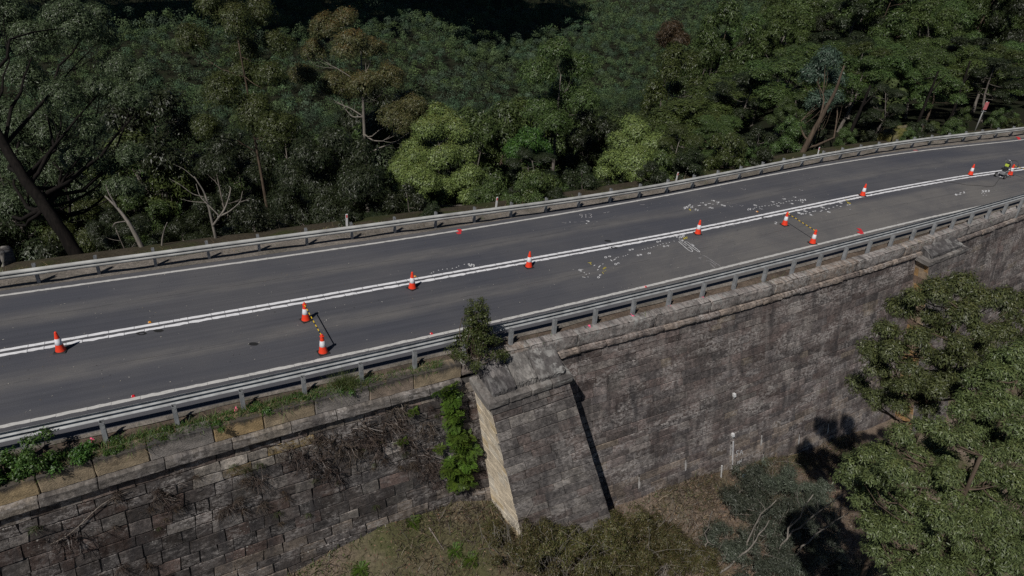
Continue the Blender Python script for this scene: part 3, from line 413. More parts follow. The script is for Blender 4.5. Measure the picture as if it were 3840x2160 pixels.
# ------------------------------------------------------------------ ground: road, verges, slopes
def strip(xs, fa, fb, nv, za=0.0, zb=0.0, amp=0.0, nsc=1.0):
    """a sheet between two offset lines fa(x), fb(x) -> (n,2); uv = (metres along, 0..1 across)"""
    A = fa(xs); B = fb(xs); V = []; U = []
    d = np.concatenate([[0], np.cumsum(np.hypot(*np.diff(A, axis=0).T))])
    for j in range(nv + 1):
        t = j / nv; P = A * (1 - t) + B * t
        z = za + (zb - za) * t + (amp * snoise(P[:, 0], P[:, 1], nsc) * math.sin(PI * t) if amp else 0)
        V.append(np.column_stack([P, np.broadcast_to(z, len(P))])); U.append(np.column_stack([d, np.full(len(P), t)]))
    n = len(xs); V = np.concatenate(V); U = np.concatenate(U)
    i, j = np.meshgrid(np.arange(n - 1), np.arange(nv), indexing='ij'); i = i.ravel(); j = j.ravel()
    F = np.stack([j * n + i, j * n + i + 1, (j + 1) * n + i + 1, (j + 1) * n + i], 1)
    return V, F, U
def make_road():
    xs = np.arange(-60, 110, 1.0)
    rows = []
    near_o = lambda x: cNR.off(x, .30)
    pts = [near_o(xs), cNEAR.off(xs, 0), cCL.off(xs, 0), cFAR.off(xs, 0), cFAR.off(xs, .42)]
    vv = [-.12, 0, 1, 2, 2.12]
    V = []; U = []; n = len(xs)
    for a in range(4):
        k = 5 if a in (1, 2) else 1
        for j in range(k + (a == 3)):
            t = j / k; P = pts[a] * (1 - t) + pts[a + 1] * t
            V.append(np.column_stack([P, np.zeros(n)])); U.append(np.column_stack([xs * 1.16, np.full(n, vv[a] * (1 - t) + vv[a + 1] * t)]))
    m = len(V); V = np.concatenate(V); U = np.concatenate(U)
    i, j = np.meshgrid(np.arange(n - 1), np.arange(m - 1), indexing='ij'); i = i.ravel(); j = j.ravel()
    F = np.stack([j * n + i, j * n + i + 1, (j + 1) * n + i + 1, (j + 1) * n + i], 1)
    return tag(link_mesh('road', mesh_np('road', V, F, M['asphalt'], uv=U)), kind='structure')
make_road()
xs_ = np.arange(-60, 110, .5)
# asphalt / soil edge under the near rail, verge up to the parapet
V, F, U = strip(xs_, lambda x: cPAR.off(x, .02), lambda x: cNR.off(x, .34), 6, -.16, -.05, .05, .6)
tag(link_mesh('near_verge', mesh_np('near_verge', V, F, M['verge'], uv=U, smooth=True)), kind='structure')
V, F, U = strip(xs_, lambda x: cNR.off(x, .16 + .05 * snoise(x, x * 0, .8)), lambda x: cNR.off(x, .305), 2, -.04, .0)
tag(link_mesh('asphalt_edge', mesh_np('asphalt_edge', V, F, M['shoulder'], uv=U)), kind='structure')
V, F, U = strip(xs_, lambda x: cFAR.off(x, .40), lambda x: cFR.off(x, .95 + .2 * snoise(x, 0 * x, 2.)), 5, .003, .02, .06, .7)
tag(link_mesh('far_shoulder', mesh_np('far_shoulder', V, F, M['shoulder'], uv=U, smooth=True)), kind='structure')
V, F, U = strip(xs_, lambda x: cFR.off(x, .7), lambda x: cFR.off(x, 3.4), 6, -.06, -.5, .12, 1.1)
tag(link_mesh('far_verge', mesh_np('far_verge', V, F, M['far_soil'], uv=U, smooth=True)), kind='structure')

ZD = [0, 1.5, 4, 10, 20, 40, 80, 150, 300, 500, 700, 1000, 1600, 2600]
ZL = [-.3, -.6, -2.4, -7, -14, -27, -52, -80, -93, -93, -86, -50, 60, 190]
ZR = [-.3, -.35, -.9, -2.0, -3.6, -6.5, -9.5, -13, -60, -90, -86, -50, 60, 190]
def fdist(x, y): return (y - cFR.y(x)) * .86
def terrain(x, y):
    x = np.asarray(x, float); y = np.asarray(y, float)
    d = np.maximum(fdist(x, y), 0); az = np.arctan2(x, y)
    w = np.clip((az - .10) / .28, 0, 1); w = w * w * (3 - 2 * w)
    z = np.interp(d, ZD, ZL) * (1 - w) + np.interp(d, ZD, ZR) * w
    return z + snoise(x, y, 28., 2.) * np.clip(d / 60, 0, 1) * 2.0 + snoise(x, y, 120., 5.) * np.clip((d - 100) / 200, 0, 1) * 9
def make_forest_floor():
    dd = np.concatenate([np.arange(2.2, 40, 2.0), np.arange(40, 160, 8), np.arange(160, 2700, 60)])
    xx = np.concatenate([np.arange(-2200, -100, 100), np.arange(-100, 160, 4), np.arange(160, 2400, 100)])
    X, Dd = np.meshgrid(xx, dd); xc = np.clip(X, -60, 110)
    Y = cFR.y(xc) + (X - xc) * .5 + Dd / .86
    Z = np.array(terrain(X, Y)); n = len(xx)
    V = np.column_stack([X.ravel(), Y.ravel(), Z.ravel()])
    i, j = np.meshgrid(np.arange(n - 1), np.arange(len(dd) - 1), indexing='ij'); i = i.ravel(); j = j.ravel()
    F = np.stack([j * n + i, j * n + i + 1, (j + 1) * n + i + 1, (j + 1) * n + i], 1)
    return tag(link_mesh('forest_floor', mesh_np('forest_floor', V, F, M['litter'], smooth=True)), kind='structure')
# fdist uses the curve table, which is straight past its ends, so the floor follows it
make_forest_floor()

# ------------------------------------------------------------------ the retaining wall
_wx = np.linspace(-60, 130, 3801); _wy = cPAR.y(_wx)
_ws = np.concatenate([[0], np.cumsum(np.hypot(np.diff(_wx), np.diff(_wy)))]); _ws -= np.interp(-1.34, _wx, _ws)
def wx(s): return np.interp(s, _ws, _wx)
def ws(x): return np.interp(x, _wx, _ws)
def bat(s): return np.interp(s, [-1., .8], [.05, .12])
def gsh(s): return np.interp(s, [-9, -1, 30], [-.09, .13, .16])
def WP(s, o, z):
    """wall frame -> world: s along, o outward from the parapet face (towards the valley side), z height"""
    s = np.asarray(s, float); w = np.maximum(-np.asarray(z, float) - .6, 0)
    se = s + gsh(s) * w; x = wx(se); t, n = cPAR.frame(x)
    oo = np.asarray(o, float) + bat(s) * w
    return np.stack([x - n[..., 0] * oo, cPAR.y(x) - n[..., 1] * oo, np.broadcast_to(z, x.shape)], -1)
def block_field(fn, s0, s1, w0, w1, hrow, lmean, palette, mb, gap=.016, prot=.03, bulge=.02, jit=.012, backo=-.05, seed=1, lvar=.45, edge=None):
    """courses of rough squared blocks on the surface fn(s, out, w); every block a little proud of the joints"""
    r = np.random.default_rng(seed); w = w0; row = 0
    NS, NW = 5, 4
    bw = .004
    while w < w1 - .05:
        h = hrow * r.choice([.78, .9, 1., 1.1, 1.25]); h = min(h, w1 - w) if w1 - w < h * 1.3 else h
        s = s0 - (r.uniform(0, lmean) if edge is None else 0); gr = gap * r.choice([.6, 1.1, 1.7]) if gap > .008 else gap * .6
        while s < s1:
            l = lmean * r.uniform(1 - lvar, 1 + lvar)
            e = min(s + l, s1); a = max(s, s0)
            if s1 - e < .25 * lmean: e = s1
            if e - a > .05:
                A, B = np.meshgrid([0., bw / (e - a), r.uniform(.35, .65), 1 - bw / (e - a), 1.], [0., bw / h, 1 - bw / h, 1.], indexing='ij')
                ss = a + gap * .5 + A * (e - a - gap); ww = w + gr + B * (h - gr - gap)
                rim = (A == 0) | (A == 1) | (B == 0) | (B == 1)
                p = prot * r.uniform(.2, 1.25)
                oo = np.where(rim, backo, p + bulge * r.uniform(-1., 1., A.shape) + r.normal(0, bulge) * (B - .5))
                js = r.normal(0, jit, A.shape); jw = r.normal(0, jit * .6, A.shape)
                for q_ in (js, jw): q_[0] = q_[1]; q_[-1] = q_[-2]; q_[:, 0] = q_[:, 1]; q_[:, -1] = q_[:, -2]
                ss = ss + js; ww = ww + jw
                V = fn(ss.ravel(), oo.ravel(), ww.ravel())
                F = [(i * NW + j, i * NW + j + 1, (i + 1) * NW + j + 1, (i + 1) * NW + j) for i in range(NS - 1) for j in range(NW - 1)]
                mb.add(V, F, palette(r, .5 * (a + e), w + .5 * h, a, e), 0, np.column_stack([ss.ravel(), ww.ravel()]))
                if e >= s1 - 1e-6: break
            s += l
        w += h; row += 1
def sheet(fn, s0, s1, w0, w1, o, ns, nw, mb, m=1):
    S, Wd = np.meshgrid(np.linspace(s0, s1, ns + 1), np.linspace(w0, w1, nw + 1), indexing='ij')
    V = fn(S.ravel(), np.full(S.size, o), Wd.ravel())
    F = [(i * (nw + 1) + j, i * (nw + 1) + j + 1, (i + 1) * (nw + 1) + j + 1, (i + 1) * (nw + 1) + j) for i in range(ns) for j in range(nw)]
    mb.add(V, F, (1, 1, 1), m, np.column_stack([S.ravel(), Wd.ravel()]))
def rough_box(fn, s0, s1, o0, o1, z0, z1, mb, c=(1, 1, 1), ns=6, no=3, nz=4, amp=.02, rnd=.05, m=0, uvz=None, seed=0):
    """stone with worn arrises: fn(s, o, z); the six faces share their edge points"""
    r = np.random.default_rng(seed)
    def axis(n, L):
        b = min(rnd * 1.2 / max(abs(L), 1e-6), .2); return np.concatenate([[0], np.linspace(b, 1 - b, n - 1), [1]]) if n > 2 else np.linspace(0, 1, n + 1)
    ls, lo, lz = axis(ns, s1 - s0), axis(no, o1 - o0), axis(nz, z1 - z0)
    idx = {}; P = []
    for i in range(ns + 1):
        for j in range(no + 1):
            for k in range(nz + 1):
                if i in (0, ns) or j in (0, no) or k in (0, nz):
                    s = s0 + (s1 - s0) * ls[i]; o = o0 + (o1 - o0) * lo[j]; z = z0 + (z1 - z0) * lz[k]
                    e = (i in (0, ns)) + (j in (0, no)) + (k in (0, nz)); q = rnd * (0, 0, .55, .8)[e] if e > 1 else 0
                    cs, co, cz = (s0 + s1) / 2, (o0 + o1) / 2, (z0 + z1) / 2
                    if q:
                        if i in (0, ns): s -= math.copysign(q, s - cs)
                        if j in (0, no): o -= math.copysign(q, o - co)
                        if k in (0, nz): z -= math.copysign(q, z - cz)
                    n = r.normal(0, amp, 3) * (.4, 1, 1)
                    idx[i, j, k] = len(P); P.append((s + n[0], o + n[1], z + n[2]))
    P = np.array(P); F = []
    g = lambda a, b, c_: idx[a, b, c_]
    for i in range(ns):
        for j in range(no):
            F.append((g(i, j, nz), g(i + 1, j, nz), g(i + 1, j + 1, nz), g(i, j + 1, nz))); F.append((g(i, j, 0), g(i, j + 1, 0), g(i + 1, j + 1, 0), g(i + 1, j, 0)))
        for k in range(nz):
            F.append((g(i, no, k), g(i, no, k + 1), g(i + 1, no, k + 1), g(i + 1, no, k))[::-1]); F.append((g(i, 0, k), g(i, 0, k + 1), g(i + 1, 0, k + 1), g(i + 1, 0, k)))
    for j in range(no):
        for k in range(nz):
            F.append((g(0, j, k), g(0, j + 1, k), g(0, j + 1, k + 1), g(0, j, k + 1))[::-1]); F.append((g(ns, j, k), g(ns, j + 1, k), g(ns, j + 1, k + 1), g(ns, j, k + 1)))
    top = max(z0, z1) if uvz is None else uvz
    mb.add(fn(P[:, 0], P[:, 1], P[:, 2]), F, c, m, np.column_stack([P[:, 0], top - P[:, 2] + .4 * (o1 - P[:, 1])]))

def pal_right(r, s, w, a, e):
    k = r.random(); g = r.uniform(.9, 1.12) * .94
    if k < .48: c = (.155, .133, .127)
    elif k < .70: c = (.150, .122, .115)
    elif k < .86: c = (.125, .113, .112)
    elif k < .975: c = (.19, .172, .162)
    else: c = (.20, .17, .14)
    if w > 7.5 and r.random() < .4: c = (.22, .185, .158)
    g *= r.choice([1., 1., .85, .62, 1.25, 1.5], p=[.3, .2, .2, .14, .11, .05])
    return tuple(x * g for x in c)
def pal_left(r, s, w, a, e):
    k = r.random(); g = r.uniform(.8, 1.15) * .74
    if w < 1.25: c = (.30, .265, .225) if k < .55 else (.19, .15, .13)
    elif w < 2.0 and -8.5 < s < -5.5: c = (.33, .25, .12) if k < .5 else (.36, .33, .29)
    elif k < .55: c = (.100, .088, .083)
    elif k < .74: c = (.112, .084, .075)
    elif k < .86: c = (.075, .070, .070)
    elif k < .97: c = (.16, .148, .138)
    else: c = (.26, .24, .22)
    if w > 5.2 and k > .5: c = (.23, .195, .165)
    g *= r.choice([1., 1., .85, .62, 1.3, 1.7], p=[.3, .2, .2, .14, .11, .05])
    return tuple(x * g for x in c)
def pal_buttress(r, s, w, a, e):
    k = r.random(); g = r.uniform(.85, 1.15)
    c = (.135, .126, .122) if k < .5 else (.142, .118, .110) if k < .75 else (.17, .158, .148) if k < .93 else (.23, .215, .20)
    return tuple(x * g for x in c)
def pal_clean(r, s, w, a, e):
    k = r.random(); g = r.uniform(.92, 1.08)
    c = (.70, .61, .47) if k < .6 else (.68, .56, .37) if k < .72 else (.70, .64, .53)
    return tuple(x * g for x in c)
def pal_ochre(r, s, w, a, e):
    k = r.random(); return (.45, .28, .13) if k < .5 else (.24, .17, .13) if k < .7 else (.40, .31, .22)

wall = empty('retaining_wall', tuple(WP(0., 0., -.6)), 0, 'long dark sandstone block retaining wall with parapet and raked buttresses below the road', 'retaining wall')
WINV = Matrix.Translation(-wall.location)
def on_wall(o):
    o.parent = wall; o.matrix_parent_inverse = WINV; return o
WF = lambda s, o, w: WP(s, o, -np.asarray(w, float))
S_L, S_R = ws(-27.), ws(72.)
# parapet stones
mb = MB(); s = S_L; k = 0
r_ = np.random.default_rng(21)
while s < -.3:
    l = r_.uniform(1.15, 1.75); e = min(s + l, -.2)
    if -.2 - e < .6: e = -.2
    x = .5 * (s + e); q = r_.random()
    c = (.30, .24, .165) if (q < .2) else (.25, .20, .16) if q < .5 else (.235, .215, .20)
    if -13.5 < x < -11.9: c = (.36, .275, .165)
    if -8.6 < x < -7.2: c = (.35, .255, .14)
    rough_box(WP, s + .009, e - .009, -.42, .0, -.60, -.035 + r_.uniform(-.012, .012), mb, c, 9, 3, 5, .008, .022, 0, -.03, k)
    s = e; k += 1
on_wall(mb.build('parapet', [M['parapet']], None))
mb = MB(); s = -.2
while s < S_R:
    l = r_.uniform(1.9, 4.2); e = s + l
    c = (.235, .215, .205) if r_.random() < .6 else (.26, .22, .19)
    rough_box(WP, s + .004, e - .004, -.46, .0 + r_.uniform(-.012, .012), -.58, -.02 + r_.uniform(-.02, .015), mb, c, 16, 5, 6, .010, .035, 0, -.0, k)
    s = e; k += 1
on_wall(mb.build('parapet', [M['stone_cap']], None, True))
# cornice
mb = MB(); s = S_L
while s < -.35:
    l = r_.uniform(1.2, 1.8); e = min(s + l, -.25)
    q = (.14, .13, .12) if r_.random() < .6 else (.20, .18, .155)
    rough_box(WP, s + .006, e - .006, -.3, .17 + r_.uniform(-.008, .008), -.90, -.605, mb, q, 9, 4, 5, .006, .016, 0, -.6, k); s = e; k += 1
on_wall(mb.build('cornice', [M['stone_left']], None))
mb = MB(); s = 3.6
while s < S_R:
    l = r_.uniform(.9, 1.7); e = s + l
    if not (18.9 + 2 < s < 23 and False):
        q = (.20, .17, .155) if r_.random() < .6 else (.26, .22, .19)
        rough_box(WP, s + .005, e - .005, -.3, .12 + r_.uniform(-.03, .015), -.80 + r_.uniform(-.012, .012), -.585, mb, q, 9, 4, 4, .008, .025, 0, -.6, k)
    s = e; k += 1
on_wall(mb.build('cornice', [M['stone']], None, True))
# coursed wall faces
mb = MB()
sheet(WF, S_L, 1.0, .7, 9.4, -.05, 40, 10, mb, 1)
block_field(WF, S_L, .6, .90, 9.3, .40, .66, pal_left, mb, .022, .014, .012, .016, -.06, 31)
on_wall(mb.build('wall_face', [M['stone_left'], M['mortar']], None))
mb = MB()
sheet(WF, .8, S_R, .6, 13.4, -.05, 90, 14, mb, 1)
block_field(WF, .8, S_R, .80, 13.4, .335, .84, pal_right, mb, .018, .012, .006, .010, -.06, 32)
on_wall(mb.build('wall_face', [M['stone'], M['joint_dark']], None))

def patch(TL, TR, BL, BR):
    """bilinear patch as fn(s, o, w): s 0..Ls, w 0..Lw in metres, o outward"""
    TL, TR, BL, BR = [np.array(q, float) for q in (TL, TR, BL, BR)]
    Ls = np.linalg.norm(TR - TL); Lw = np.linalg.norm(BL - TL)
    nn = np.cross(BL - TL, TR - TL); nn /= np.linalg.norm(nn)
    def fn(s, o, w):
        a = (np.asarray(s) / Ls)[:, None]; b = (np.asarray(w) / Lw)[:, None]
        return (TL * (1 - a) + TR * a) * (1 - b) + (BL * (1 - a) + BR * a) * b + np.asarray(o)[:, None] * nn
    return fn, Ls, Lw
def buttress(TLf, TRf, BLf, BRf, TLb, TRb, BLb, BRb, pal_side, seed, slabs):
    root = None
    mb = MB()
    fn, Ls, Lw = patch(TLf, TRf, BLf, BRf)
    sheet(fn, 0, Ls, 0, Lw, -.05, 4, 6, mb, 2)
    block_field(fn, 0, Ls, 0, Lw, .37, .82, pal_buttress, mb, .018, .012, .008, .012, -.06, seed, edge=1)
    b = on_wall(mb.build('buttress', [M['stone_left'], M['stone_pale'], M['mortar']], None))
    for (p, q, u, v, pal, mt, nm) in ((TLb, TLf, BLb, BLf, pal_side, 'stone_pale', 'buttress_flank'), (TRf, TRb, BRf, BRb, pal_buttress, 'stone_left', 'buttress_flank')):
        mb = MB(); fn, Ls, Lw = patch(p, q, u, v)
        sheet(fn, 0, Ls, 0, Lw, -.012, 3, 6, mb, 1)
        block_field(fn, 0, Ls, 0, Lw, .36, .7, pal, mb, .006, .006, .003, .006, -.02, seed + 1, edge=1)
        o = link_mesh(nm, mb.mesh(nm, [M[mt], M['pale_joint' if mt == 'stone_pale' else 'mortar']])); o.parent = b
    # coping: a weathered rim and big sloping slabs on it
    c = [np.array(q, float) for q in (TLb, TLf, TRf, TRb)]
    ctr = sum(c) / 4
    c2 = [q + (q - ctr) * np.array([.09, .09, 0]) for q in c]
    def quad(a, b_, z):  # a across 0..1, b_ from wall (0) to front (1)
        a = np.asarray(a)[:, None]; b_ = np.asarray(b_)[:, None]
        P = (c2[0] * (1 - a) + c2[3] * a) * (1 - b_) + (c2[1] * (1 - a) + c2[2] * a) * b_
        return np.column_stack([P[:, :2], z])
    mb = MB()
    na = 4
    for i in range(na): rough_box(lambda s_, o_, z_: quad(s_, o_, z_), i / na + .002, (i + 1) / na - .002, -.25, 1.0, -.97, -.74, mb, (.19, .18, .17), 6, 9, 3, .004, .012, 0, -.7, seed + i)
    cuts = slabs
    for i in range(len(cuts) - 1):
        zb = -.10 + .04 * i
        def sl(s_, o_, z_, zb=zb):
            return quad(s_, o_, -.74 + (z_ + .74) * 1.0 + np.clip(1 - np.asarray(o_), 0, 1) * (.52 + zb * .5) * (z_ > -.7))
        rough_box(sl, cuts[i] + .006, cuts[i + 1] - .006, -.12, .86 - .03 * (i % 2), -.76, -.62 + .05 * (i % 2), mb, ((.10, .098, .10), (.21, .205, .195), (.17, .165, .16))[i % 3], 16, 16, 5, .009, .014, 0, -.5, seed + 10 + i)
    o = link_mesh('coping', mb.mesh('coping', [M['stone_cap']], False)); o.parent = b
    return b
# first buttress (corners measured from the photograph)
buttress((-.44, 17.82, -.97), (2.24, 19.60, -.97), (1.85, 17.57, -10.2), (5.56, 19.42, -10.2),
         (-1.22, 19.32, -.97), (1.7, 20.9, -.97), (.25, 19.1, -10.2), (4.35, 21.57, -10.2), pal_clean, 51, [.09, .36, .60, .93])
buttress((20.95, 31.45, -.97), (24.0, 33.6, -.97), (23.8, 31.3, -12.2), (27.1, 33.6, -12.2),
         (20.45, 32.5, -.97), (23.3, 34.8, -.97), (22.7, 33.2, -12.2), (26.0, 35.5, -12.2), pal_ochre, 71, [.1, .9])
# weep holes with lime run-off
def wall_hit(px, py, k=None): pass
for (s_, w_) in WEEPS:
    mb = MB(); p = WF(np.array([s_]), np.array([.035]), np.array([w_]))[0]
    S, Wd = np.array([-.025, .03, .03, -.025]), np.array([-.09, -.07, .09, .07])
    mb.add(WF(s_ + S, np.full(4, .04), w_ + Wd), [(0, 1, 2, 3)], m=0)  # flat near-black patch stands for the dark inside of the hole
    for q in range(3):
        a, b_, c_ = .04 + .02 * q, .1 + .16 * q, .30 + .2 * q
        S = np.array([-a, a * .6, a * .5, -a * .8]) + r_.normal(0, .012, 4); Wd = np.array([b_, b_ - .03, c_, c_ + .05])
        mb.add(WF(s_ + S, np.full(4, .034 + .002 * q), w_ + Wd), [(0, 1, 2, 3)], m=1)
    on_wall(mb.build('weep_hole', [M['hole'], M['limewash']], None))
# painted gauge strip, two pale boxes, the letters beside it
s_g, w_g = GAUGE
mb = MB()
def wbox(mb, s0, s1, w0, w1, o0, o1, m=0):
    S = np.array([s0, s1, s1, s0] * 2); Wd = np.array([w0, w0, w1, w1] * 2); O = np.array([o0] * 4 + [o1] * 4)
    mb.add(WF(S, O, Wd), [(3, 2, 1, 0), (4, 5, 6, 7), (0, 1, 5, 4), (1, 2, 6, 5), (2, 3, 7, 6), (3, 0, 4, 7)], m=m)
wbox(mb, s_g - .022, s_g + .022, w_g - 1.25, w_g + .15, .0, .05)
on_wall(mb.build('painted_gauge', [M['survey_white']], None))
for dw in (-4.0, -1.75):
    mb = MB(); wbox(mb, s_g - .12, s_g + .0, w_g + dw, w_g + dw + .16, .0, .12); wbox(mb, s_g - .09, s_g - .03, w_g + dw + .16, w_g + dw + .3, .0, .05, 1)
    on_wall(mb.build('sensor_box', [M['white'], M['limewash']], None))

# ------------------------------------------------------------------ handwriting: stroke glyphs in a unit cell, drawn as flat ribbons
GL = {'0': [[(.5, 1), (.15, .8), (.1, .4), (.35, 0), (.7, .05), (.9, .5), (.8, .9), (.5, 1)]], '1': [[(.35, .8), (.55, 1), (.5, 0)]],
      '2': [[(.1, .8), (.4, 1), (.85, .85), (.75, .5), (.1, 0), (.95, .05)]], '3': [[(.1, .95), (.75, .95), (.8, .7), (.4, .52), (.85, .4), (.75, .05), (.1, .05)]],
      '4': [[(.6, 1), (.1, .35), (.95, .35)], [(.65, .7), (.6, 0)]], '5': [[(.9, 1), (.25, .95), (.2, .55), (.75, .55), (.85, .2), (.55, 0), (.1, .1)]],
      '6': [[(.8, .95), (.3, .7), (.1, .3), (.4, 0), (.85, .15), (.75, .45), (.2, .4)]], '7': [[(.1, .95), (.9, 1), (.4, 0)]],
      '8': [[(.5, .55), (.15, .8), (.5, 1), (.85, .8), (.5, .55), (.1, .25), (.5, 0), (.9, .25), (.5, .55)]], '9': [[(.85, .8), (.5, 1), (.15, .75), (.4, .5), (.85, .7), (.8, .3), (.6, 0)]],
      '/': [[(.8, 1.05), (.2, -.05)]], 'S': [[(.9, .9), (.4, 1), (.1, .75), (.8, .35), (.6, 0), (.05, .1)]], 'A': [[(.05, 0), (.5, 1), (.95, 0)], [(.2, .4), (.8, .4)]],
      'N': [[(.1, 0), (.15, 1), (.8, 0), (.9, 1)]]}
def ribbon(pts, w, z, mb, m=0, place=None):
    P = np.array(pts, float)
    if len(P) > 2:   # round the corners a little
        for _ in range(2):
            Q = [P[0]]
            for a, b_ in zip(P[:-1], P[1:]): Q += [a * .75 + b_ * .25, a * .25 + b_ * .75]
            P = np.array(Q + [P[-1]])
    T = np.gradient(P, axis=0); T /= np.linalg.norm(T, axis=1)[:, None] + 1e-9
    Nn = np.column_stack([-T[:, 1], T[:, 0]])
    ww = w * .5 * (1 + .18 * np.sin(np.arange(len(P)) * 2.3 + pts[0][0] * 7))[:, None]
    A, B = P + Nn * ww, P - Nn * ww; n = len(P)
    V = np.concatenate([A, B]); V3 = np.column_stack([V, np.full(2 * n, z)]) if place is None else place(V, z)
    mb.add(V3, [(i, i + 1, n + i + 1, n + i)[::-1] for i in range(n - 1)], m=m)
mb = MB(); CI = {'w': 0, 'f': 1, 'y': 2}; zz = 0
for ch, ox, oy, xx, xy, yx, yy, colr, st in TEXTS:
    for g in GL[ch]:
        pts = [(ox + (a - .5) * xx + (b_ - .5) * yx, oy + (a - .5) * xy + (b_ - .5) * yy) for a, b_ in g]
        ribbon(pts, st, .0085 + .0007 * (zz % 5), mb, CI[colr]); zz += 1
for pl, colr, st in LINES:
    ribbon(pl, st, .0085 + .0007 * (zz % 5), mb, CI[colr]); zz += 1
tag(mb.build('survey_road_markings', [M['survey_white'], M['survey_faint'], M['survey_yellow']]), kind='structure')
mb = MB()
for pl, c in REDS:
    mb.add(np.column_stack([np.array(pl), np.full(len(pl), .0125)]), [tuple(range(len(pl)))], m=0 if c == 'r' else 1)
o = mb.build('red_road_markings', [M['survey_red'], M['survey_red_faint']]); tag(o, kind='structure')
for p in o.data.polygons:
    if p.normal.z < 0: p.flip()
mb = MB()
for k, ch in enumerate('SA'):
    for g in GL[ch]:
        ribbon([(s_g + .16 + k * .27 + a * .2, (w_g - .62) + (1 - b_) * .36) for a, b_ in g], .035, .055, mb, 0, lambda V, z: WF(V[:, 0], np.full(len(V), z), V[:, 1]))
for g in GL['A'] + [[(a + 1.0, b_) for a, b_ in q] for q in GL['N']]:
    ribbon([(s_g + .26 + a * .16, (w_g + .0) + (1 - b_) * .26) for a, b_ in g], .035, .055, mb, 0, lambda V, z: WF(V[:, 0], np.full(len(V), z), V[:, 1]))
on_wall(mb.build('painted_letters', [M['survey_white']], None))

# painted lane lines: short stretches with hairline cracks, worn edges
mb = MB(); r2 = np.random.default_rng(8)
def lane_line(cv, off, w, m, seg=.62, gap=.014, rag=.006):
    xs = cv.sample(-58, 108, .155); n = len(xs); per = max(2, int(seg / .155)); i = 0
    while i < n - per - 1:
        k = per + r2.integers(-1, 2); k = max(2, k); q = xs[i:i + k + 1].copy()
        if len(q) < 3: break
        q[-1] -= gap; a = cv.off(q, off + w / 2 + r2.normal(0, rag, len(q))); b_ = cv.off(q, off - w / 2 + r2.normal(0, rag, len(q)))
        V = np.column_stack([np.concatenate([a, b_]), np.full(2 * len(q), .0042)])
        mb.add(V, [(j, len(q) + j, len(q) + j + 1, j + 1) for j in range(len(q) - 1)], m=m); i += k
lane_line(cCL, .15, .15, 0); lane_line(cCL, -.15, .15, 0, rag=.016)
lane_line(cNEAR, 0, .15, 1, .9, .006, .010); lane_line(cFAR, 0, .14, 1, 4., .004, .008)
tag(mb.build('road_markings', [M['line_white'], M['edge_white']]), kind='structure')

# ------------------------------------------------------------------ guard rails
WPROF = [(0, 0), (.012, .018), (.072, .055), (.083, .085), (.075, .115), (.015, .145), (.006, .155), (.015, .165), (.075, .195), (.083, .225), (.072, .255), (.012, .292), (0, .31)]
def guard_rail(cv, x0, x1, spacing, x_anchor, side, label, ztop, zpost, post_o, mats, postbox, tops, wob):
    """cv runs along the blockouts; side +1: traffic lies towards +normal"""
    bm, pm = mats
    root = empty('guard_rail', (float(cv.off(np.array(x_anchor), 0)[0]), float(cv.off(np.array(x_anchor), 0)[1]), 0), 0, label, 'guard rail')
    inv = Matrix.Translation(-root.location)
    def par(o, p=root, i=inv): o.parent = p; o.matrix_parent_inverse = i; return o
    xs = cv.sample(x0, x1, spacing); xs = xs + (x_anchor - xs[np.argmin(abs(xs - x_anchor))])
    zb = ztop - .31
    for a in range(0, len(xs) - 2, 2):     # one beam per two bays, lapped
        q = np.linspace(xs[a], xs[a + 2] + .14, 13); P = []
        dz = wob * snoise(q, q * 0, 3.1); do = wob * 1.6 * snoise(q, q * 0 + 5, 2.3); lap = .004 * (np.arange(13) > 11) + .0045 * ((a // 2) % 2)
        for o, z in WPROF:
            xy = cv.off(q, side * (.10 + o + lap) + do); P.append(np.column_stack([xy, zb + z + dz]))
        P = np.stack(P); k, n = P.shape[:2]; V = P.reshape(-1, 3)
        F = [(i * n + j, i * n + j + 1, (i + 1) * n + j + 1, (i + 1) * n + j) for i in range(k - 1) for j in range(n - 1)]
        mb = MB(); mb.add(V, F); o = mb.build('rail_beam', [bm], None, False); par(o)
        md = o.modifiers.new('thick', 'SOLIDIFY'); md.thickness = .004; md.offset = 0
    for i, x in enumerate(xs):
        t, n = cv.frame(x); n = n * side; p = cv.off(x, 0)
        lean = r_.normal(0, .012)
        Mx = np.array([[t[0], n[0], 0, p[0]], [t[1], n[1], 0, p[1]], [0, 0, 1, 0], [0, 0, 0, 1]])
        Mp = Mx.copy(); Mp[:2, 2] = t * lean
        mb = MB(); w, d, f = postbox
        # channel post: web and two flanges
        mb.box((-w / 2, post_o - d, -.7), (-w / 2 + f, post_o, zpost), M=Mp, bev=.002)
        mb.box((-w / 2 + f, post_o - d, -.7), (w / 2, post_o - d + f, zpost), M=Mp, bev=.002)
        mb.box((-w / 2 + f, post_o - f, -.7), (w / 2, post_o, zpost), M=Mp, bev=.002)
        for zz_ in (zpost - .09, zpost - .22): mb.box((-.0, post_o - d - .008, zz_), (.028, post_o - d, zz_ + .028), M=Mp)
        po = mb.build('post', [pm], None); par(po)
        mb = MB()
        mb.box((-w / 2, post_o + .003, ztop - .33), (-w / 2 + f, .095, ztop + .02), M=Mx, bev=.002)
        mb.box((-w / 2 + f, post_o + .003, ztop - .33), (w / 2 - .01, post_o + .003 + f, ztop + .02), M=Mx, bev=.002)
        mb.box((-w / 2 + f, .095 - f, ztop - .33), (w / 2 - .01, .095, ztop + .02), M=Mx, bev=.002)
        if i in tops: mb.box((-w / 2 - .004, post_o - .01, ztop - .10), (w / 2 + .004, post_o + .002, ztop + .04), m=1, M=Mx)
        bo = mb.build('blockout', [pm, M['white']], None); bo.parent = po; bo.matrix_parent_inverse = inv
    return root
_n0 = cNR.sample(-36, 62, 1.8)
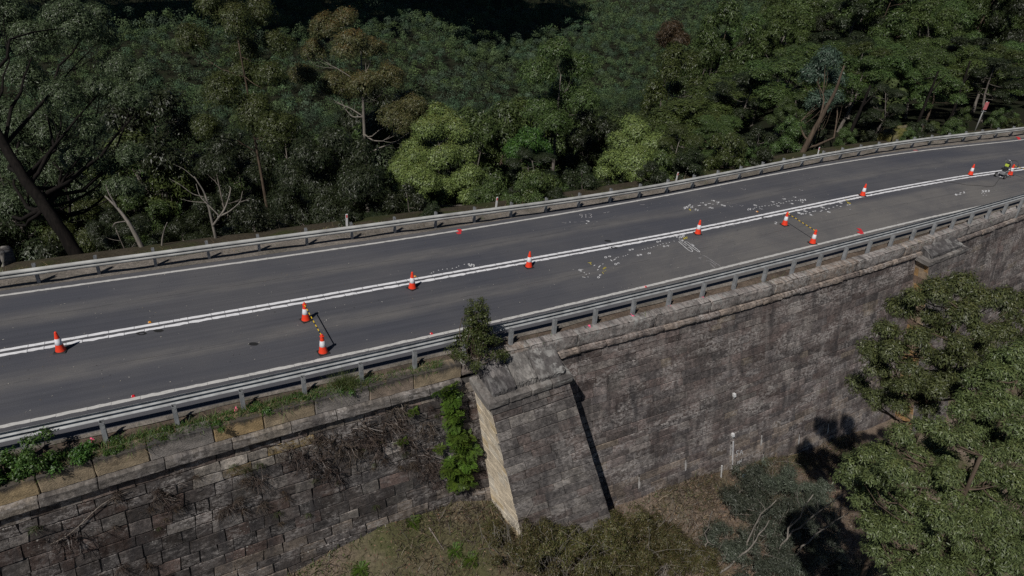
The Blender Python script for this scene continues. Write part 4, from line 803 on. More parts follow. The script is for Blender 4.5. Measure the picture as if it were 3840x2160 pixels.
guard_rail(cNR, -32, 74, 1.8, .01, 1, 'near galvanised steel guard rail along the top of the stone wall', .77, .62, -.07, (M['steel'], M['post']), (.12, .15, .012), (), .006)
guard_rail(cFR, -34, 84, 2.0, -12.6, -1, 'far galvanised steel guard rail between the road and the forest', .76, .80, -.08, (M['steel_old'], M['post']), (.11, .14, .012), (), .008)

# ------------------------------------------------------------------ slope below the wall
SB = ([-60, -30, -5.7, -3.2, -1.6, .8, 3, 5, 6.8, 8.9, 13.3, 15.6, 18.2, 21, 36, 70], [-11., -9.4, -6.75, -6.1, -6.15, -6.5, -7.1, -8.1, -8.95, -8.85, -9.3, -9.6, -10.25, -10.5, -12.5, -18.])
def low_ground(se, o):
    zb = np.interp(se, *SB); x = wx(se); t, n = cPAR.frame(x)
    oo = np.asarray(o, float) + bat(se) * (-zb - .6)
    X = x - n[..., 0] * oo; Y = cPAR.y(x) - n[..., 1] * oo
    z = zb - .40 * np.maximum(oo - bat(se) * (-zb - .6), -.5) + .12 * snoise(X, Y, 1.3, 3.) + .35 * snoise(X, Y, 5.5, 1.) * np.clip(np.asarray(o) / 3, 0, 1)
    return np.stack([X, Y, z], -1)
def low_z(x, y):
    """height of the slope at a world point"""
    xx = np.linspace(-38, 68, 1500); yy = cPAR.y(xx); i = np.argmin((xx - x) ** 2 + (yy - y) ** 2)
    t, n = cPAR.frame(xx[i]); d = -((x - xx[i]) * n[0] + (y - yy[i]) * n[1]); se = float(ws(xx[i])); zb = float(np.interp(se, *SB))
    return float(low_ground(np.array(se), np.array(d - bat(se) * (-zb - .6)))[2])
_se = np.concatenate([np.arange(-60, -12, 2.), np.arange(-12, 32, .4), np.arange(32, 130, 3.)]); _oo = np.concatenate([np.arange(-.6, 8, .4), np.arange(8, 60, 2.), np.arange(60, 420, 20.)])
S_, O_ = np.meshgrid(_se, _oo); V = low_ground(S_.ravel(), O_.ravel()); n = len(_se)
i, j = np.meshgrid(np.arange(n - 1), np.arange(len(_oo) - 1), indexing='ij'); i = i.ravel(); j = j.ravel()
tag(link_mesh('lower_slope', mesh_np('lower_slope', V, np.stack([j * n + i, j * n + i + 1, (j + 1) * n + i + 1, (j + 1) * n + i], 1)[:, ::-1], M['slope'], smooth=True)), kind='structure')

# ------------------------------------------------------------------ cones, striped bars, road furniture
def cone_meshes():
    mb = MB(); a = .185
    mb.box((-a, -a, 0), (a, a, .028), bev=.012); mb.lathe([(.165, .028), (.15, .04)], 24)
    base = mb.mesh('cone_base', [M['rubber']])
    mb = MB(); mb.lathe([(.158, .028), (.150, .06), (.132, .12), (.074, .50), (.040, .70), (.034, .725), (.026, .735), (.0, .735)], 28)
    body = mb.mesh('cone_body', [M['orange']], True)
    mb = MB(); r = lambda z: .132 + (.074 - .132) * (z - .12) / .38 + .0035
    mb.lathe([(r(.275) - .003, .272), (r(.275), .275), (r(.375), .375), (r(.485), .485), (r(.485) - .003, .488)], 28)
    col = mb.mesh('reflective_collar', [M['collar']], True)
    return base, body, col
CONE = cone_meshes()
def cone(x, y, rz, label, tilt=0.0):
    e = empty('traffic_cone', (x, y, .003), rz, label, 'traffic cone', 'orange and white cones along the centre of the road')
    for nm, me in zip(('base', 'body', 'reflective_collar'), CONE): link_mesh(nm, me, e)
    return e
cone(-14.55, 18.01, .3, 'orange cone with white band on the centre lines, alone, nearest the leafy weeds')
cone(-7.39, 20.88, .75, 'orange cone at the centre line end of the striped bar nearer the sapling')
cone(-6.22, 18.94, .62, 'orange cone at the guard rail end of the striped bar nearer the sapling')
cone(-3.98, 23.76, .9, 'orange cone on the centre lines just before the small painted 9/9')
cone(.66, 26.34, .5, 'lone orange cone on the centre lines between the painted 9/9 and the outlined arrow')
cone(8.99, 31.21, .2, 'orange cone on the centre lines right beside the white outlined arrow paint')
cone(13.91, 33.14, .4, 'orange cone at the centre line end of the striped bar farther from the sapling')
cone(14.62, 31.02, .35, 'orange cone at the guard rail end of the striped bar farther from the sapling')
cone(20.22, 38.52, .1, 'orange cone astride the centre lines halfway between the farther striped bar and the engine')
cone(29.67, 44.08, .6, 'orange cone on the centre lines a little before the small wheeled engine')
cone(32.67, 44.70, .2, 'orange cone touching the small wheeled engine, holding the end of a bar')
cone(33.55, 42.62, .2, 'orange cone at the guard rail end of the bar beyond the small wheeled engine')
def cone_bar(a, b, label):
    a = Vector((a[0], a[1], .655)); b = Vector((b[0], b[1], .655)); d = (b - a); L = d.length; d.normalize()
    e = empty('cone_bar', tuple(a), math.atan2(d.y, d.x), label, 'barrier bar', 'striped bars laid between pairs of cones')
    mb = MB(); n = 15; x0 = .06; st = (L - .12) / n
    for i in range(n): mb.tube([(x0 + i * st, 0, 0), (x0 + (i + 1) * st, 0, 0)], .019, 10, m=i % 2, cap=i in (0, n - 1))
    mb.build('pole', [M['yellow'], M['black']], e, False)
    for x in (0, L):
        mb = MB(); t = np.linspace(0, 2 * PI, 17); mb.tube([(x + .062 * math.cos(q), .062 * math.sin(q), 0) for q in t], .014, 8, cap=False)
        mb.build('end_ring', [M['orange']], e, True)
cone_bar((-7.39, 20.88), (-6.22, 18.94), 'yellow and black striped bar between the two cones nearer the sapling')
cone_bar((13.91, 33.14), (14.62, 31.02), 'yellow and black striped bar between two cones on the brown stained lane')
cone_bar((32.67, 44.70), (33.55, 42.62), 'yellow and black striped bar on the cone by the small wheeled engine')

def marker(x, y, mat, label, group, rz=.5):
    e = empty('road_marker', (x, y, .004), rz, label, 'road stud', group)
    mb = MB(); V = [(-.055, -.05, 0), (.055, -.05, 0), (.055, .05, 0), (-.055, .05, 0), (-.03, -.04, .03), (.03, -.04, .03), (.03, .04, .03), (-.03, .04, .03)]
    mb.add(V, [(4, 5, 6, 7), (0, 1, 5, 4), (1, 2, 6, 5), (2, 3, 7, 6), (3, 0, 4, 7)]); mb.build('body', [M[mat]], e)
    mb = MB(); mb.add([(-.047, -.04, .008), (-.047, .04, .008), (-.033, .036, .025), (-.033, -.036, .025)], [(0, 3, 2, 1)]); o = mb.build('lens', [M['white']], e); o.location = (-.002, 0, 0)
marker(-12.65, 20.02, 'amber', 'amber road stud above the centre lines near the lone cone', 'amber road studs')
marker(-4.03, 24.75, 'amber', 'amber road stud just behind the cone before the painted 9/9', 'amber road studs')
marker(12.94, 34.75, 'amber', 'amber road stud beside the painted numbers beyond the outlined arrow', 'amber road studs')
marker(-11.14, 16.0, 'red', 'red road stud on the near edge line by the leafy weeds', 'red road studs')
marker(-2.77, 20.55, 'red', 'red road stud on the near edge line beside the sapling', 'red road studs')
marker(5.58, 25.25, 'red', 'red road stud on the near edge line below the scattered painted numbers', 'red road studs')
def bitumen_pad(x, y, label, hole=True):
    mb = MB(); t = np.arange(20) * 2 * PI / 20
    a = np.column_stack([x + .17 * np.cos(t) + .01 * np.sin(5 * t), y + .1 * np.sin(t), np.full(20, .0055)])
    b_ = np.column_stack([x + .085 * np.cos(t), y + .05 * np.sin(t), np.full(20, .0055)])
    mb.add(np.concatenate([a, b_]), [(i, (i + 1) % 20, 20 + (i + 1) % 20, 20 + i) for i in range(20)])
    if not hole: mb.add(b_, [tuple(range(20))])
    tag(mb.build('bitumen_pad', [M['rubber']]), label, 'bitumen ring', 'black rings left by lost road studs')
bitumen_pad(-12.58, 19.31, 'black ring of glue beside a black blob, under the centre lines near the lone cone')
bitumen_pad(-12.36 + .25, 19.45 + .1, 'black glue blob to the right of a black ring under the centre lines', False)
bitumen_pad(4.62, 28.91, 'black glue ring by the centre lines above the painted 08')
bitumen_pad(4.39, 29.61, 'black glue blob on the far side of the centre lines above the painted 08', False)
bitumen_pad(13.11, 33.95, 'black glue ring by the centre lines next to the farther striped bar', True)
bitumen_pad(-8.67, 19.15, 'small dark oil blob on the near lane left of the striped bar', False)

def guide_post(x, y, z, rz, label):
    e = empty('guide_post', (x, y, z), rz, label, 'guide post', 'white roadside posts with red reflectors behind the far guard rail')
    e.rotation_euler = (random.uniform(-.05, .05), random.uniform(-.05, .05), rz)
    mb = MB(); mb.box((-.055, -.012, -.4), (.055, .012, 1.12), bev=.008); mb.build('post', [M['white']], e)
    mb = MB(); mb.box((-.032, -.016, .93), (.032, -.0125, 1.07), bev=.001); mb.build('reflector', [M['red']], e)
for (x, y), l in (((-8.09, 29.72), 'thin white guide post with red reflector farthest left behind the far guard rail'), ((-1.15, 33.25), 'white guide post behind the far guard rail below the pale stemmed small tree'),
                  ((9.35, 39.27), 'white guide post behind the far guard rail below the rounded bright tree'), ((20.59, 46.72), 'white guide post behind the far guard rail beside the brown leaning trunk'),
                  ((33.55, 54.66), 'white guide post behind the far guard rail near the mossy rock and tall sign')):
    guide_post(x, y, -.72, .5, l)
e = empty('road_sign', (37.7, 57.6, -.35), .45, 'faded red panel on a tall leaning grey pole behind the far guard rail', 'road sign')
e.rotation_euler = (0, .03, .35)
mb = MB(); mb.tube([(0, 0, -.5), (0, 0, 2.45)], .05, 10); mb.build('pole', [M['pole_grey']], e, True)
mb = MB(); mb.box((-.2, -.08, 1.78), (.2, -.055, 2.4), bev=.02); mb.build('panel', [M['sign_red']], e)
mb = MB(); mb.box((-.30, -.065, 1.62), (.27, -.054, 1.67)); mb.build('bracket', [M['post']], e)

# small wheeled petrol engine by the far cone, its lead on the road
e = empty('wheeled_engine', (31.75, 44.05, .004), .55, 'small black and silver petrol engine on wheels with tall handle, beside a far cone', 'engine')
mb = MB()
for s in (-1, 1):
    mb.tube([(-.42, s * .2, .12), (.38, s * .2, .12), (.5, s * .2, .3), (.2, s * .2, .62), (.02, s * .18, 1.02), (-.04, s * .14, 1.18)], .019, 8)
mb.tube([(.42, -.2, .13), (.42, .2, .13)], .018, 8); mb.tube([(-.42, -.2, .12), (-.42, .2, .12)], .018, 8); mb.tube([(-.04, -.14, 1.18), (-.04, .14, 1.18)], .02, 8)
mb.build('frame', [M['silver']], e, True)
for s in (-1, 1):
    mb = MB(); t = np.linspace(0, 2 * PI, 21); mb.tube([(-.28 + .12 * math.cos(q), s * .29, .155 + .12 * math.sin(q)) for q in t], .038, 8, cap=False)
    w_ = mb.build('wheel', [M['rubber']], e, True)
    mb = MB(); mb.tube([(-.28, s * .27, .155), (-.28, s * .31, .155)], .09, 12); o = mb.build('rim', [M['silver']]); o.parent = w_
mb = MB(); mb.box((-.22, -.16, .2), (.2, .16, .42), bev=.03); mb.box((-.1, -.2, .42), (.14, .12, .5), bev=.02)
for k in range(5): mb.box((.2, -.15, .22 + k * .04), (.25, .15, .235 + k * .04))
mb.build('engine_block', [M['silver']], e)
mb = MB(); mb.box((-.24, -.17, .5), (.12, .17, .66), bev=.05); mb.build('fuel_tank', [M['black']], e)
mb = MB(); mb.box((.06, -.15, .70), (.2, .15, .95), bev=.03); c_ = mb.build('control_box', [M['black']], e)
mb = MB(); mb.box((-.03, -.11, .74), (.058, .11, .9), bev=.01); o = mb.build('label_plate', [M['lime']]); o.parent = c_
mb = MB(); t = np.linspace(-.4, 4.6, 26); mb.tube([(.0 + .06 * math.sin(q), -.35 + .3 * math.cos(q), .95 + .28 * math.sin(q)) for q in t], .012, 6); mb.build('hose', [M['black']], e, True)
mb = MB()
for s in (-1, 1): mb.tube([(-.04, s * .14, 1.18), (-.04, s * .2, 1.2)], .03, 8)
mb.build('grip', [M['black']], e, True)
mb = MB(); P = [(x, y, .012) for x, y in CABLE if x < 31] ; P += [(31.3, 43.6, .012), (31.6, 43.85, .03)]
P = np.array(P); tt = np.linspace(0, len(P) - 1, 60); P = np.column_stack([np.interp(tt, np.arange(len(P)), P[:, k]) for k in range(3)])
tag(mb.tube(P, .011, 6) or mb.build('cable', [M['rubber']], None, True), 'thin black cable snaking along the brown lane to the small wheeled engine', 'cable')

# pink survey ribbons in the verge
for k, ((x, y), l) in enumerate((((-11.34, 14.16), 'pink and white ribbon knot in the verge beside the leafy weeds'), ((-7.98, 15.84), 'pink ribbon at the foot of a rail post in the green weeds'), ((-6.39, 16.6), 'pink ribbon in the weeds left of the grass tuft'),
        ((2.99, 21.91), 'first pink ribbon on the bare verge right of the sapling'), ((4.75, 22.96), 'second pink ribbon on the bare verge right of the sapling'), ((6.35, 23.9), 'third pink ribbon on the bare verge right of the sapling'), ((7.87, 24.76), 'large pink ribbon on the bare verge, farthest from the sapling'))):
    mb = MB(); r = np.random.default_rng(100 + k); y -= .05
    for q in range(4):
        a = r.uniform(0, 2 * PI); L = r.uniform(.07, .15); u = np.array([math.cos(a), math.sin(a), 0]); v = np.array([-math.sin(a), math.cos(a), 0]) * .025
        p0 = np.array([x, y, -.06]); P = [p0, p0 + u * L * .5 + (0, 0, .06), p0 + u * L + (0, 0, .01)]
        mb.add([P[0] - v, P[0] + v, P[1] - v, P[1] + v, P[2] - v, P[2] + v], [(0, 1, 3, 2), (2, 3, 5, 4)], m=1 if (k == 0 and q > 2) else 0)
    tag(mb.build('survey_ribbon', [M['pink'], M['white']]), l, 'ribbon', 'pink survey ribbons along the verge')

# ------------------------------------------------------------------ plants
PAL = {'dark': [(0.017, 0.023, 0.009), (0.022, 0.032, 0.012), (0.029, 0.037, 0.015)], 'olive': [(0.057, 0.081, 0.021), (0.069, 0.092, 0.026), (0.049, 0.071, 0.019)],
       'bright': [(0.152, 0.220, 0.061), (0.190, 0.265, 0.073), (0.126, 0.188, 0.061)], 'orange': [(0.100, 0.092, 0.036), (0.085, 0.090, 0.033), (0.071, 0.084, 0.030)],
       'blue': [(0.058, 0.095, 0.064), (0.074, 0.110, 0.080), (0.049, 0.080, 0.052)], 'mid': [(0.057, 0.093, 0.026), (0.072, 0.110, 0.031), (0.047, 0.078, 0.024)],
       'brown': [(.080, .054, .024), (.066, .050, .024)], 'deep': [(0.055, 0.077, 0.036), (0.080, 0.105, 0.050), (0.041, 0.055, 0.025)], 'front': [(0.080, 0.102, 0.037), (0.097, 0.122, 0.044), (0.061, 0.080, 0.030)],
       'grey': [(.060, .072, .050), (.078, .090, .064), (.046, .055, .040)], 'lantana': [(.070, .070, .022), (.095, .088, .030), (.050, .052, .020), (.10, .075, .04)],
       'fern': [(0.064, 0.111, 0.015), (0.085, 0.136, 0.019), (0.051, 0.085, 0.014)], 'weed': [(0.043, 0.090, 0.017), (0.062, 0.114, 0.019), (0.033, 0.067, 0.015)],
       'straw': [(0.180, 0.125, 0.070), (0.240, 0.180, 0.110), (0.120, 0.085, 0.050)], 'dead': [(0.075, 0.055, 0.045), (0.100, 0.075, 0.060), (0.055, 0.042, 0.036)], 'grass': [(0.083, 0.121, 0.031), (0.110, 0.138, 0.050), (0.066, 0.094, 0.028)]}
TIP = {'orange': (0.152, 0.081, 0.024), 'bright': (0.134, 0.124, 0.024), 'mid': (0.076, 0.081, 0.021), 'olive': (0.081, 0.071, 0.019), 'front': (.150, .150, .042), 'dark': (0.043, 0.052, 0.019), 'blue': (0.057, 0.086, 0.066)}  # new-growth tips; front crowns also get brighter tops to look lit
def leaf_quads(P, D, L, Wd, r, palette, tipc=None, tipw=None, nrm=None):
    """diamond leaves at P along unit D, their flat sides turned roughly towards nrm"""
    n = len(P); q = r.normal(size=(n, 3)) if nrm is None else nrm + r.normal(0, .38, (n, 3)); S = np.cross(D, q); S /= np.linalg.norm(S, axis=1)[:, None] + 1e-9
    l = L * r.uniform(.65, 1.3, n)[:, None]; w = Wd * r.uniform(.7, 1.25, n)[:, None]
    V = np.stack([P, P + D * l * .42 + S * w * .5, P + D * l, P + D * l * .42 - S * w * .5], 1).reshape(-1, 3)
    F = np.arange(4 * n).reshape(n, 4)
    pal = np.array(palette); c = pal[r.integers(0, len(pal), n)] * r.uniform(.55, 1.45, n)[:, None]
    if tipc is not None: c = c * (1 - tipw[:, None]) + np.array(tipc) * tipw[:, None] * r.uniform(.7, 1.2, n)[:, None]
    return V, F, c
def unit(a): return a / (np.linalg.norm(a, axis=-1, keepdims=True) + 1e-9)
def foliage(clumps, L, Wd, cover, r, kind, droop=.75, squash=.8, sub=12, tip=.5):
    """leaves in sprays over the small domes that make up each clump; clumps: n x 4 (centre, radius)"""
    Ps, Ds, Ts, Ns = [], [], [], []
    zt = np.max(clumps[:, 2]); zb = np.min(clumps[:, 2]) - .1
    for cx, cy, cz, R in clumps:
        dirs = unit(r.normal(size=(sub * 3, 3)) + (0, 0, .35)); dirs = dirs[dirs[:, 2] > -.55][:sub]
        cen = np.array([cx, cy, cz]) + dirs * R * np.array([.55, .55, .55 * squash]) * r.uniform(.75, 1.1, (len(dirs), 1))
        rad = R * r.uniform(.32, .56, len(dirs))
        for c_, q in zip(cen, rad):
            nt = max(3, int(cover * PI * q * q / (L * Wd * .5) / 6))
            d = unit(r.normal(size=(nt, 3)) + (0, 0, .3)); keep = d[:, 2] > -.65; d = d[keep]; nt = len(d)
            rr = q * (1 - .45 * r.random(nt) ** 1.6)
            p = c_ + d * rr[:, None] * np.array([1, 1, squash])
            k = 6; pp = np.repeat(p, k, 0) + r.normal(0, L * .42, (nt * k, 3)); dd = np.repeat(d, k, 0)
            nn = unit(dd + (pp - (cx, cy, cz)) / R * .8 + (0, 0, .35))
            D = dd * .3 + r.normal(0, .8, (nt * k, 3)) + (0, 0, -droop); D = unit(D - nn * np.sum(D * nn, 1)[:, None] * .75)
            Ps.append(pp); Ds.append(D); Ns.append(nn); Ts.append(np.clip((dd[:, 2] - .35) * 1.3, 0, 1) * np.clip((pp[:, 2] - zb) / (zt - zb + .2), 0, 1))
    P = np.concatenate(Ps); D = np.concatenate(Ds); T = np.concatenate(Ts) * tip * (r.random(len(P)) < .6)
    return leaf_quads(P, D, L, Wd, r, PAL[kind], TIP.get(kind), T if kind in TIP else None, np.concatenate(Ns))
def limb(a, b, r, n=7, wob=.06, bow=.12):
    a = np.array(a, float); b = np.array(b, float); L = np.linalg.norm(b - a); t = np.linspace(0, 1, n)[:, None]
    side = r.normal(0, wob * 1.6 * L, 3)
    P = a * (1 - t) + b * t + np.sin(PI * t) * side + np.array([0, 0, -bow * L]) * np.sin(PI * t) + r.normal(0, .012 * L, (n, 3)) * np.sin(PI * t)
    return P
def wood_mesh(name, trunk, rad, clumps, r, bark, nl=6, twig=True, limbf=.5, sides=9):
    """one trunk (list of points, radii), a limb into every clump, twigs into its domes"""
    mb = MB(); trunk = np.array(trunk, float); k = len(trunk)
    tt = np.linspace(0, k - 1, k * 4); P = np.column_stack([np.interp(tt, np.arange(k), trunk[:, c]) for c in range(3)])
    P[1:-1] += r.normal(0, .02, (len(P) - 2, 3)) * np.array([1, 1, 0]); R = np.interp(tt, np.arange(k), rad)
    mb.tube(P, R, sides, bark)
    ztop = P[-1, 2]
    for cx, cy, cz, q in clumps:
        c = np.array([cx, cy, cz - .15 * q]); d = np.linalg.norm(P[:, :2] - c[:2], axis=1)
        zt = min(c[2] - .45 * np.min(d), ztop); i = int(np.argmin(abs(P[:, 2] - zt))); i = max(i, len(P) // 3)
        a = P[i]; b = limb(a, c, r, 8); r0 = min(R[i] * .5, .028 + .012 * np.linalg.norm(c - a))
        mb.tube(b, np.linspace(r0, .018, 8), 6, bark)
        if twig:
            for _ in range(3):
                j = r.integers(4, 8); e = c + unit(r.normal(size=3) + (0, 0, .6)) * q * .75; mb.tube(limb(b[j - 1], e, r, 5), np.linspace(.02, .007, 5), 4, bark, cap=False)
    return mb.mesh(name, [M['bark']], True)
BARK = {'pale': (.21, .195, .175), 'grey': (.17, .155, .14), 'brown': (.11, .085, .065), 'dark': (.013, .011, .010)}
def crown_shape(r, H, R, n, base=.35, top=.5, cr=.42):
    """a ragged dome of clumps: n x 4"""
    out = []
    for k in range(n):
        t = (k + .5) / n; z = base + (1 - base) * t; env = math.sqrt(max(.05, 1 - ((t - .38) / .68) ** 2))
        a = k * 2.39996 + r.uniform(-.5, .5); d = R * env * r.uniform(.45, .85) * (1 - .55 * (t > .9))
        q = R * cr * r.uniform(.75, 1.15)
        out.append((d * math.cos(a), d * math.sin(a), H * z - q * .6, q))
    return np.array(out)
def proto(seed, H, R, n, kind, bark, L, Wd, cover, base=.35, droop=.75, cr=.42, lean=0.0, twig=True):
    r = np.random.default_rng(seed); cl = crown_shape(r, H, R, n, base, cr=cr)
    a = r.uniform(0, 2 * PI); top = np.array([math.cos(a) * R * .2 + lean, math.sin(a) * R * .2, H * .86])
    mid = np.array([r.normal(0, .12 * R), r.normal(0, .12 * R), H * .45])
    cl[:, :2] += (top[:2] * .5)
    tr = wood_mesh('trunk', [(0, 0, -1.2), (0, 0, 0), mid * .6, mid, top], [.034 * H * .55, .03 * H * .5, .022 * H * .5, .016 * H * .5, .03], cl, r, BARK[bark], twig=twig)
    V, F, c = foliage(cl, L, Wd, cover, r, kind, droop, squash=1.0, tip=.3 if kind != 'orange' else .6)
    cm = mesh_np('crown', V, F, M['leaf'], c)
    return cm, tr
def place_tree(pr, name, x, y, z, sxy, sz, rz, label, cat, group=None, tilt=(0, 0)):
    e = empty(name, (x, y, z), rz, label, cat, group); e.rotation_euler = (tilt[0], tilt[1], rz); e.scale = (sxy, sxy, sz)
    link_mesh('crown', pr[0], e); link_mesh('trunk', pr[1], e); return e

# hero trees: every crown has its own clumps
def hero(key, kind, bark, base, label, L, Wd, cover, trunk=None, seed=0, droop=.75, cat='tree', name='gum_tree', extra=None, rt=.22, sub=13, tip=.5, squash=.9):
    r = np.random.default_rng(seed + 500); cl = np.array(HEROES[key]); b = np.array(base, float)
    cl = cl.copy(); cl[:, :3] -= b
    if trunk is None:
        top = np.array([cl[:, 0].mean(), cl[:, 1].mean(), cl[:, 2].max() - cl[:, 3].mean()])
        trunk = [(0, 0, -1.5), (0, 0, 0), tuple(top * .35 + r.normal(0, .15, 3)), tuple(top * .7), tuple(top)]; rad = [rt * 1.15, rt, rt * .75, rt * .5, .04]
    else: rad = np.linspace(rt * 1.15, .05, len(trunk))
    e = empty(name, tuple(b), 0, label, cat)
    tm = wood_mesh('trunk', trunk, rad, cl, r, BARK[bark]); link_mesh('trunk', tm, e)
    V, F, c = foliage(cl, L, Wd, cover, r, kind, droop, squash, sub, tip); link_mesh('crown', mesh_np('crown', V, F, M['leaf'], c), e)
    return e
def foot(key, dx=0, dy=0, low=False):
    c = np.array(HEROES[key]); x, y = c[:, 0].mean() + dx, c[:, 1].mean() + dy
    return (x, y, low_z(x, y) if low else float(terrain(x, y)))
b = (-19.4, 26.6, -1.1)
e = hero('left_gum', 'deep', 'dark', b, 'large dark gum tree with a thick leaning trunk behind the far rail at left', .13, .034, 2.2, [(.3, 0, -1.), (0, 0, 0), (-.7, .2, 1.6), (-1.9, .6, 3.4), (-2.9, 1.2, 5.2), (-3.5, 1.3, 6.6), (-3.3, 1.6, 8.2), (-3.5, 1.6, 9.6)], 1, rt=.29)
hero('tall_gum', 'olive', 'brown', foot('tall_gum', 1), 'tall open olive gum with branching crown left of the orange tipped tree', .17, .045, 1.9, None, 2, rt=.17, tip=.7)
hero('orange_gum', 'orange', 'pale', foot('orange_gum'), 'tall gum tree with orange brown crown tips and pale bare limbs', .17, .045, 2.0, None, 3, rt=.26, tip=1.0)
hero('bright_gum', 'bright', 'grey', foot('bright_gum', 0, .8), 'bright yellow green domed tree in the middle, brightest crown behind the road', .14, .038, 2.6, None, 4, rt=.2, tip=.75)
hero('dark_gum', 'dark', 'grey', foot('dark_gum', 0, .8), 'broad dark drooping tree left of the bright domed tree', .17, .036, 2.3, None, 5, 1.1, rt=.22)
hero('round_gum', 'bright', 'grey', foot('round_gum', 0, .8), 'rounded fresh green tree behind the far rail, right of the small white stemmed tree', .15, .042, 2.6, None, 6, rt=.16, tip=.35)
hero('small_gum', 'weed', 'pale', foot('small_gum'), 'small fine leaved green tree on thin white stems', .17, .035, 2.6, None, 7, rt=.09)
hero('mid_gum', 'mid', 'grey', foot('mid_gum'), 'large yellowish green tree standing before the distant valley forest', .25, .07, 2.2, None, 8, rt=.3, tip=.6)
hero('blue_gum', 'blue', 'brown', (20.0, 48.4, float(terrain(20.0, 48.4))), 'bluish green tree on a leaning brown trunk near the far guard rail', .24, .06, 2.4, [(0, 0, -1), (.1, 0, 0), (.6, -.2, 2.4), (1.0, -.5, 4.6), (1.1, -.6, 6.5)], 9, rt=.24)
hero('brown_gum', 'brown', 'grey', foot('brown_gum'), 'rusty brown dying crown among the green trees', .3, .06, 2.4, None, 10, 1.0, rt=.25)
hero('wall_gum', 'front', 'brown', foot('wall_gum', .5, -.5, True), 'leafy gum tree growing against the wall below the farther buttress', .11, .03, 2.3, None, 11, rt=.12, tip=.6, sub=15)
hero('front_gum', 'front', 'brown', foot('front_gum', .8, -.6, True), 'large leafy gum crown nearest the camera in the lower right', .095, .027, 2.2, None, 12, rt=.12, sub=15, tip=.5)
hero('edge_gum', 'front', 'brown', foot('edge_gum', .6, -.4, True), 'leafy gum at the right edge below the wall, darker than its neighbours', .10, .03, 2.2, None, 13, rt=.12, sub=14)

# bare white limbed saplings behind the far rail
def bare_tree(base, paths, label, bark='pale', name='bare_tree', sc=1.0):
    e = empty(name, base, 0, label, 'tree'); mb = MB(); r = np.random.default_rng(9)
    for P, r0, r1 in paths:
        P = np.array(P, float) * sc; k = len(P); tt = np.linspace(0, k - 1, k * 4); Q = np.column_stack([np.interp(tt, np.arange(k), P[:, c]) for c in range(3)])
        for _ in range(2): Q[1:-1] = (Q[:-2] + 2 * Q[1:-1] + Q[2:]) / 4
        mb.tube(Q, np.linspace(r0, r1, len(Q)) * sc, 8, BARK[bark])
    mb.build('trunk', [M['bark']], e, True); return e, mb
e, _ = bare_tree((-13.6, 27.9, -1.3), [([(0, 0, -.6), (-.05, 0, 1.2), (-.15, 0, 2.4), (-.25, .1, 3.6), (-.5, .3, 4.6), (-1.0, .3, 5.6)], .13, .03), ([(-.15, 0, 2.2), (.5, -.2, 3.0), (.95, -.1, 3.6), (1.3, .2, 4.6), (1.35, .3, 5.0)], .085, .025), ([(.55, -.15, 3.05), (1.3, -.3, 3.5), (2.1, -.2, 4.2), (2.25, 0, 4.9)], .06, .015), ([(2.1, -.2, 4.2), (2.8, -.1, 4.5)], .025, .01),
    ([(.5, -.15, 3.05), (.0, -.2, 3.7), (-.6, -.2, 4.4), (-.8, 0, 5.2)], .05, .02), ([(-.4, .2, 4.2), (-1.2, .1, 4.4), (-1.9, .0, 5.1), (-2.6, .1, 5.4)], .03, .01), ([(-.25, 0, 3.9), (-1.3, -.2, 4.0), (-2.0, -.1, 4.1)], .025, .008), ([(-.9, .3, 5.4), (-1.6, .3, 6.1), (-2.2, .2, 6.4)], .025, .008)],
    'bare white limbed tree forking above the far guard rail', sc=.66)
e, _ = bare_tree((-16.3, 26.6, -.8), [([(.1, 0, -.5), (-.2, 0, .8), (-.5, 0, 1.8), (-1.0, .1, 2.6), (-1.6, .2, 3.2)], .16, .04), ([(-.6, 0, 1.9), (-1.1, -.3, 1.9), (-1.3, -.3, 1.6)], .04, .015), ([(-1.0, .1, 2.6), (-1.3, .1, 3.4), (-1.35, .1, 3.9)], .05, .015), ([(.8, .2, -.3), (1.0, .2, .8), (1.3, .1, 1.5), (1.6, 0, 2.0)], .07, .02)],
    'short broken pale trunk leaning left behind the far guard rail', sc=.8)
# tall trunks behind the far rail at right; shade painted into their bark
for k, (x, y, L, lab) in enumerate(((24.8, 52.0, (.7, .5, 4.6), 'dark trunk in shade between the leaning brown trunk and the mossy rock'), (33.2, 58.4, (.8, 1., 5.), 'pale mottled trunk in the shade above the mossy rock'),
        (38.9, 63.5, (.5, 1., 5.5), 'pale thin trunk in the shade behind the red sign'), (28.3, 54.4, (.4, .5, 2.6), 'short trunk leaning over the mossy rock'))):
    z = float(terrain(x, y)); bare_tree((x, y, z), [([(0, 0, -.8), (L[0] * .1, 0, L[2] * .3), (L[0] * .6, L[1] * .5, L[2] * .65), L], .17 - .02 * k, .07), ([(L[0] * .6, L[1] * .5, L[2] * .65), (L[0] + .7, L[1], L[2] * .95)], .06, .03)], lab, 'dark', 'tree_trunk')
mb = MB()
rough_box(lambda s, o, z: np.column_stack([29.6 + s * .87 - o * .5 * .6, 53.6 + s * .5 + o * .87, z - .25 - .0 * s]), -1.7, 1.5, -.5, 1.1, -.6, .55, mb, (1, 1, 1), 9, 6, 4, .09, .25, 0, None, 4)
tag(mb.build('mossy_rock', [M['mossy']], None, True), 'yellow green mossy rock ledge behind the far guard rail', 'rock')
mb = MB(); rough_box(lambda s, o, z: np.column_stack([-21.6 + s, 23.9 + s * .5 + o, z - .2]), -.9, .9, -.4, .6, -.6, .35, mb, (.17, .165, .155), 7, 5, 4, .07, .2, 0, None, 5)
tag(mb.build('grey_rock', [M['stone_cap']], None, True), 'grey rock in the grass at the left end of the far guard rail', 'rock')

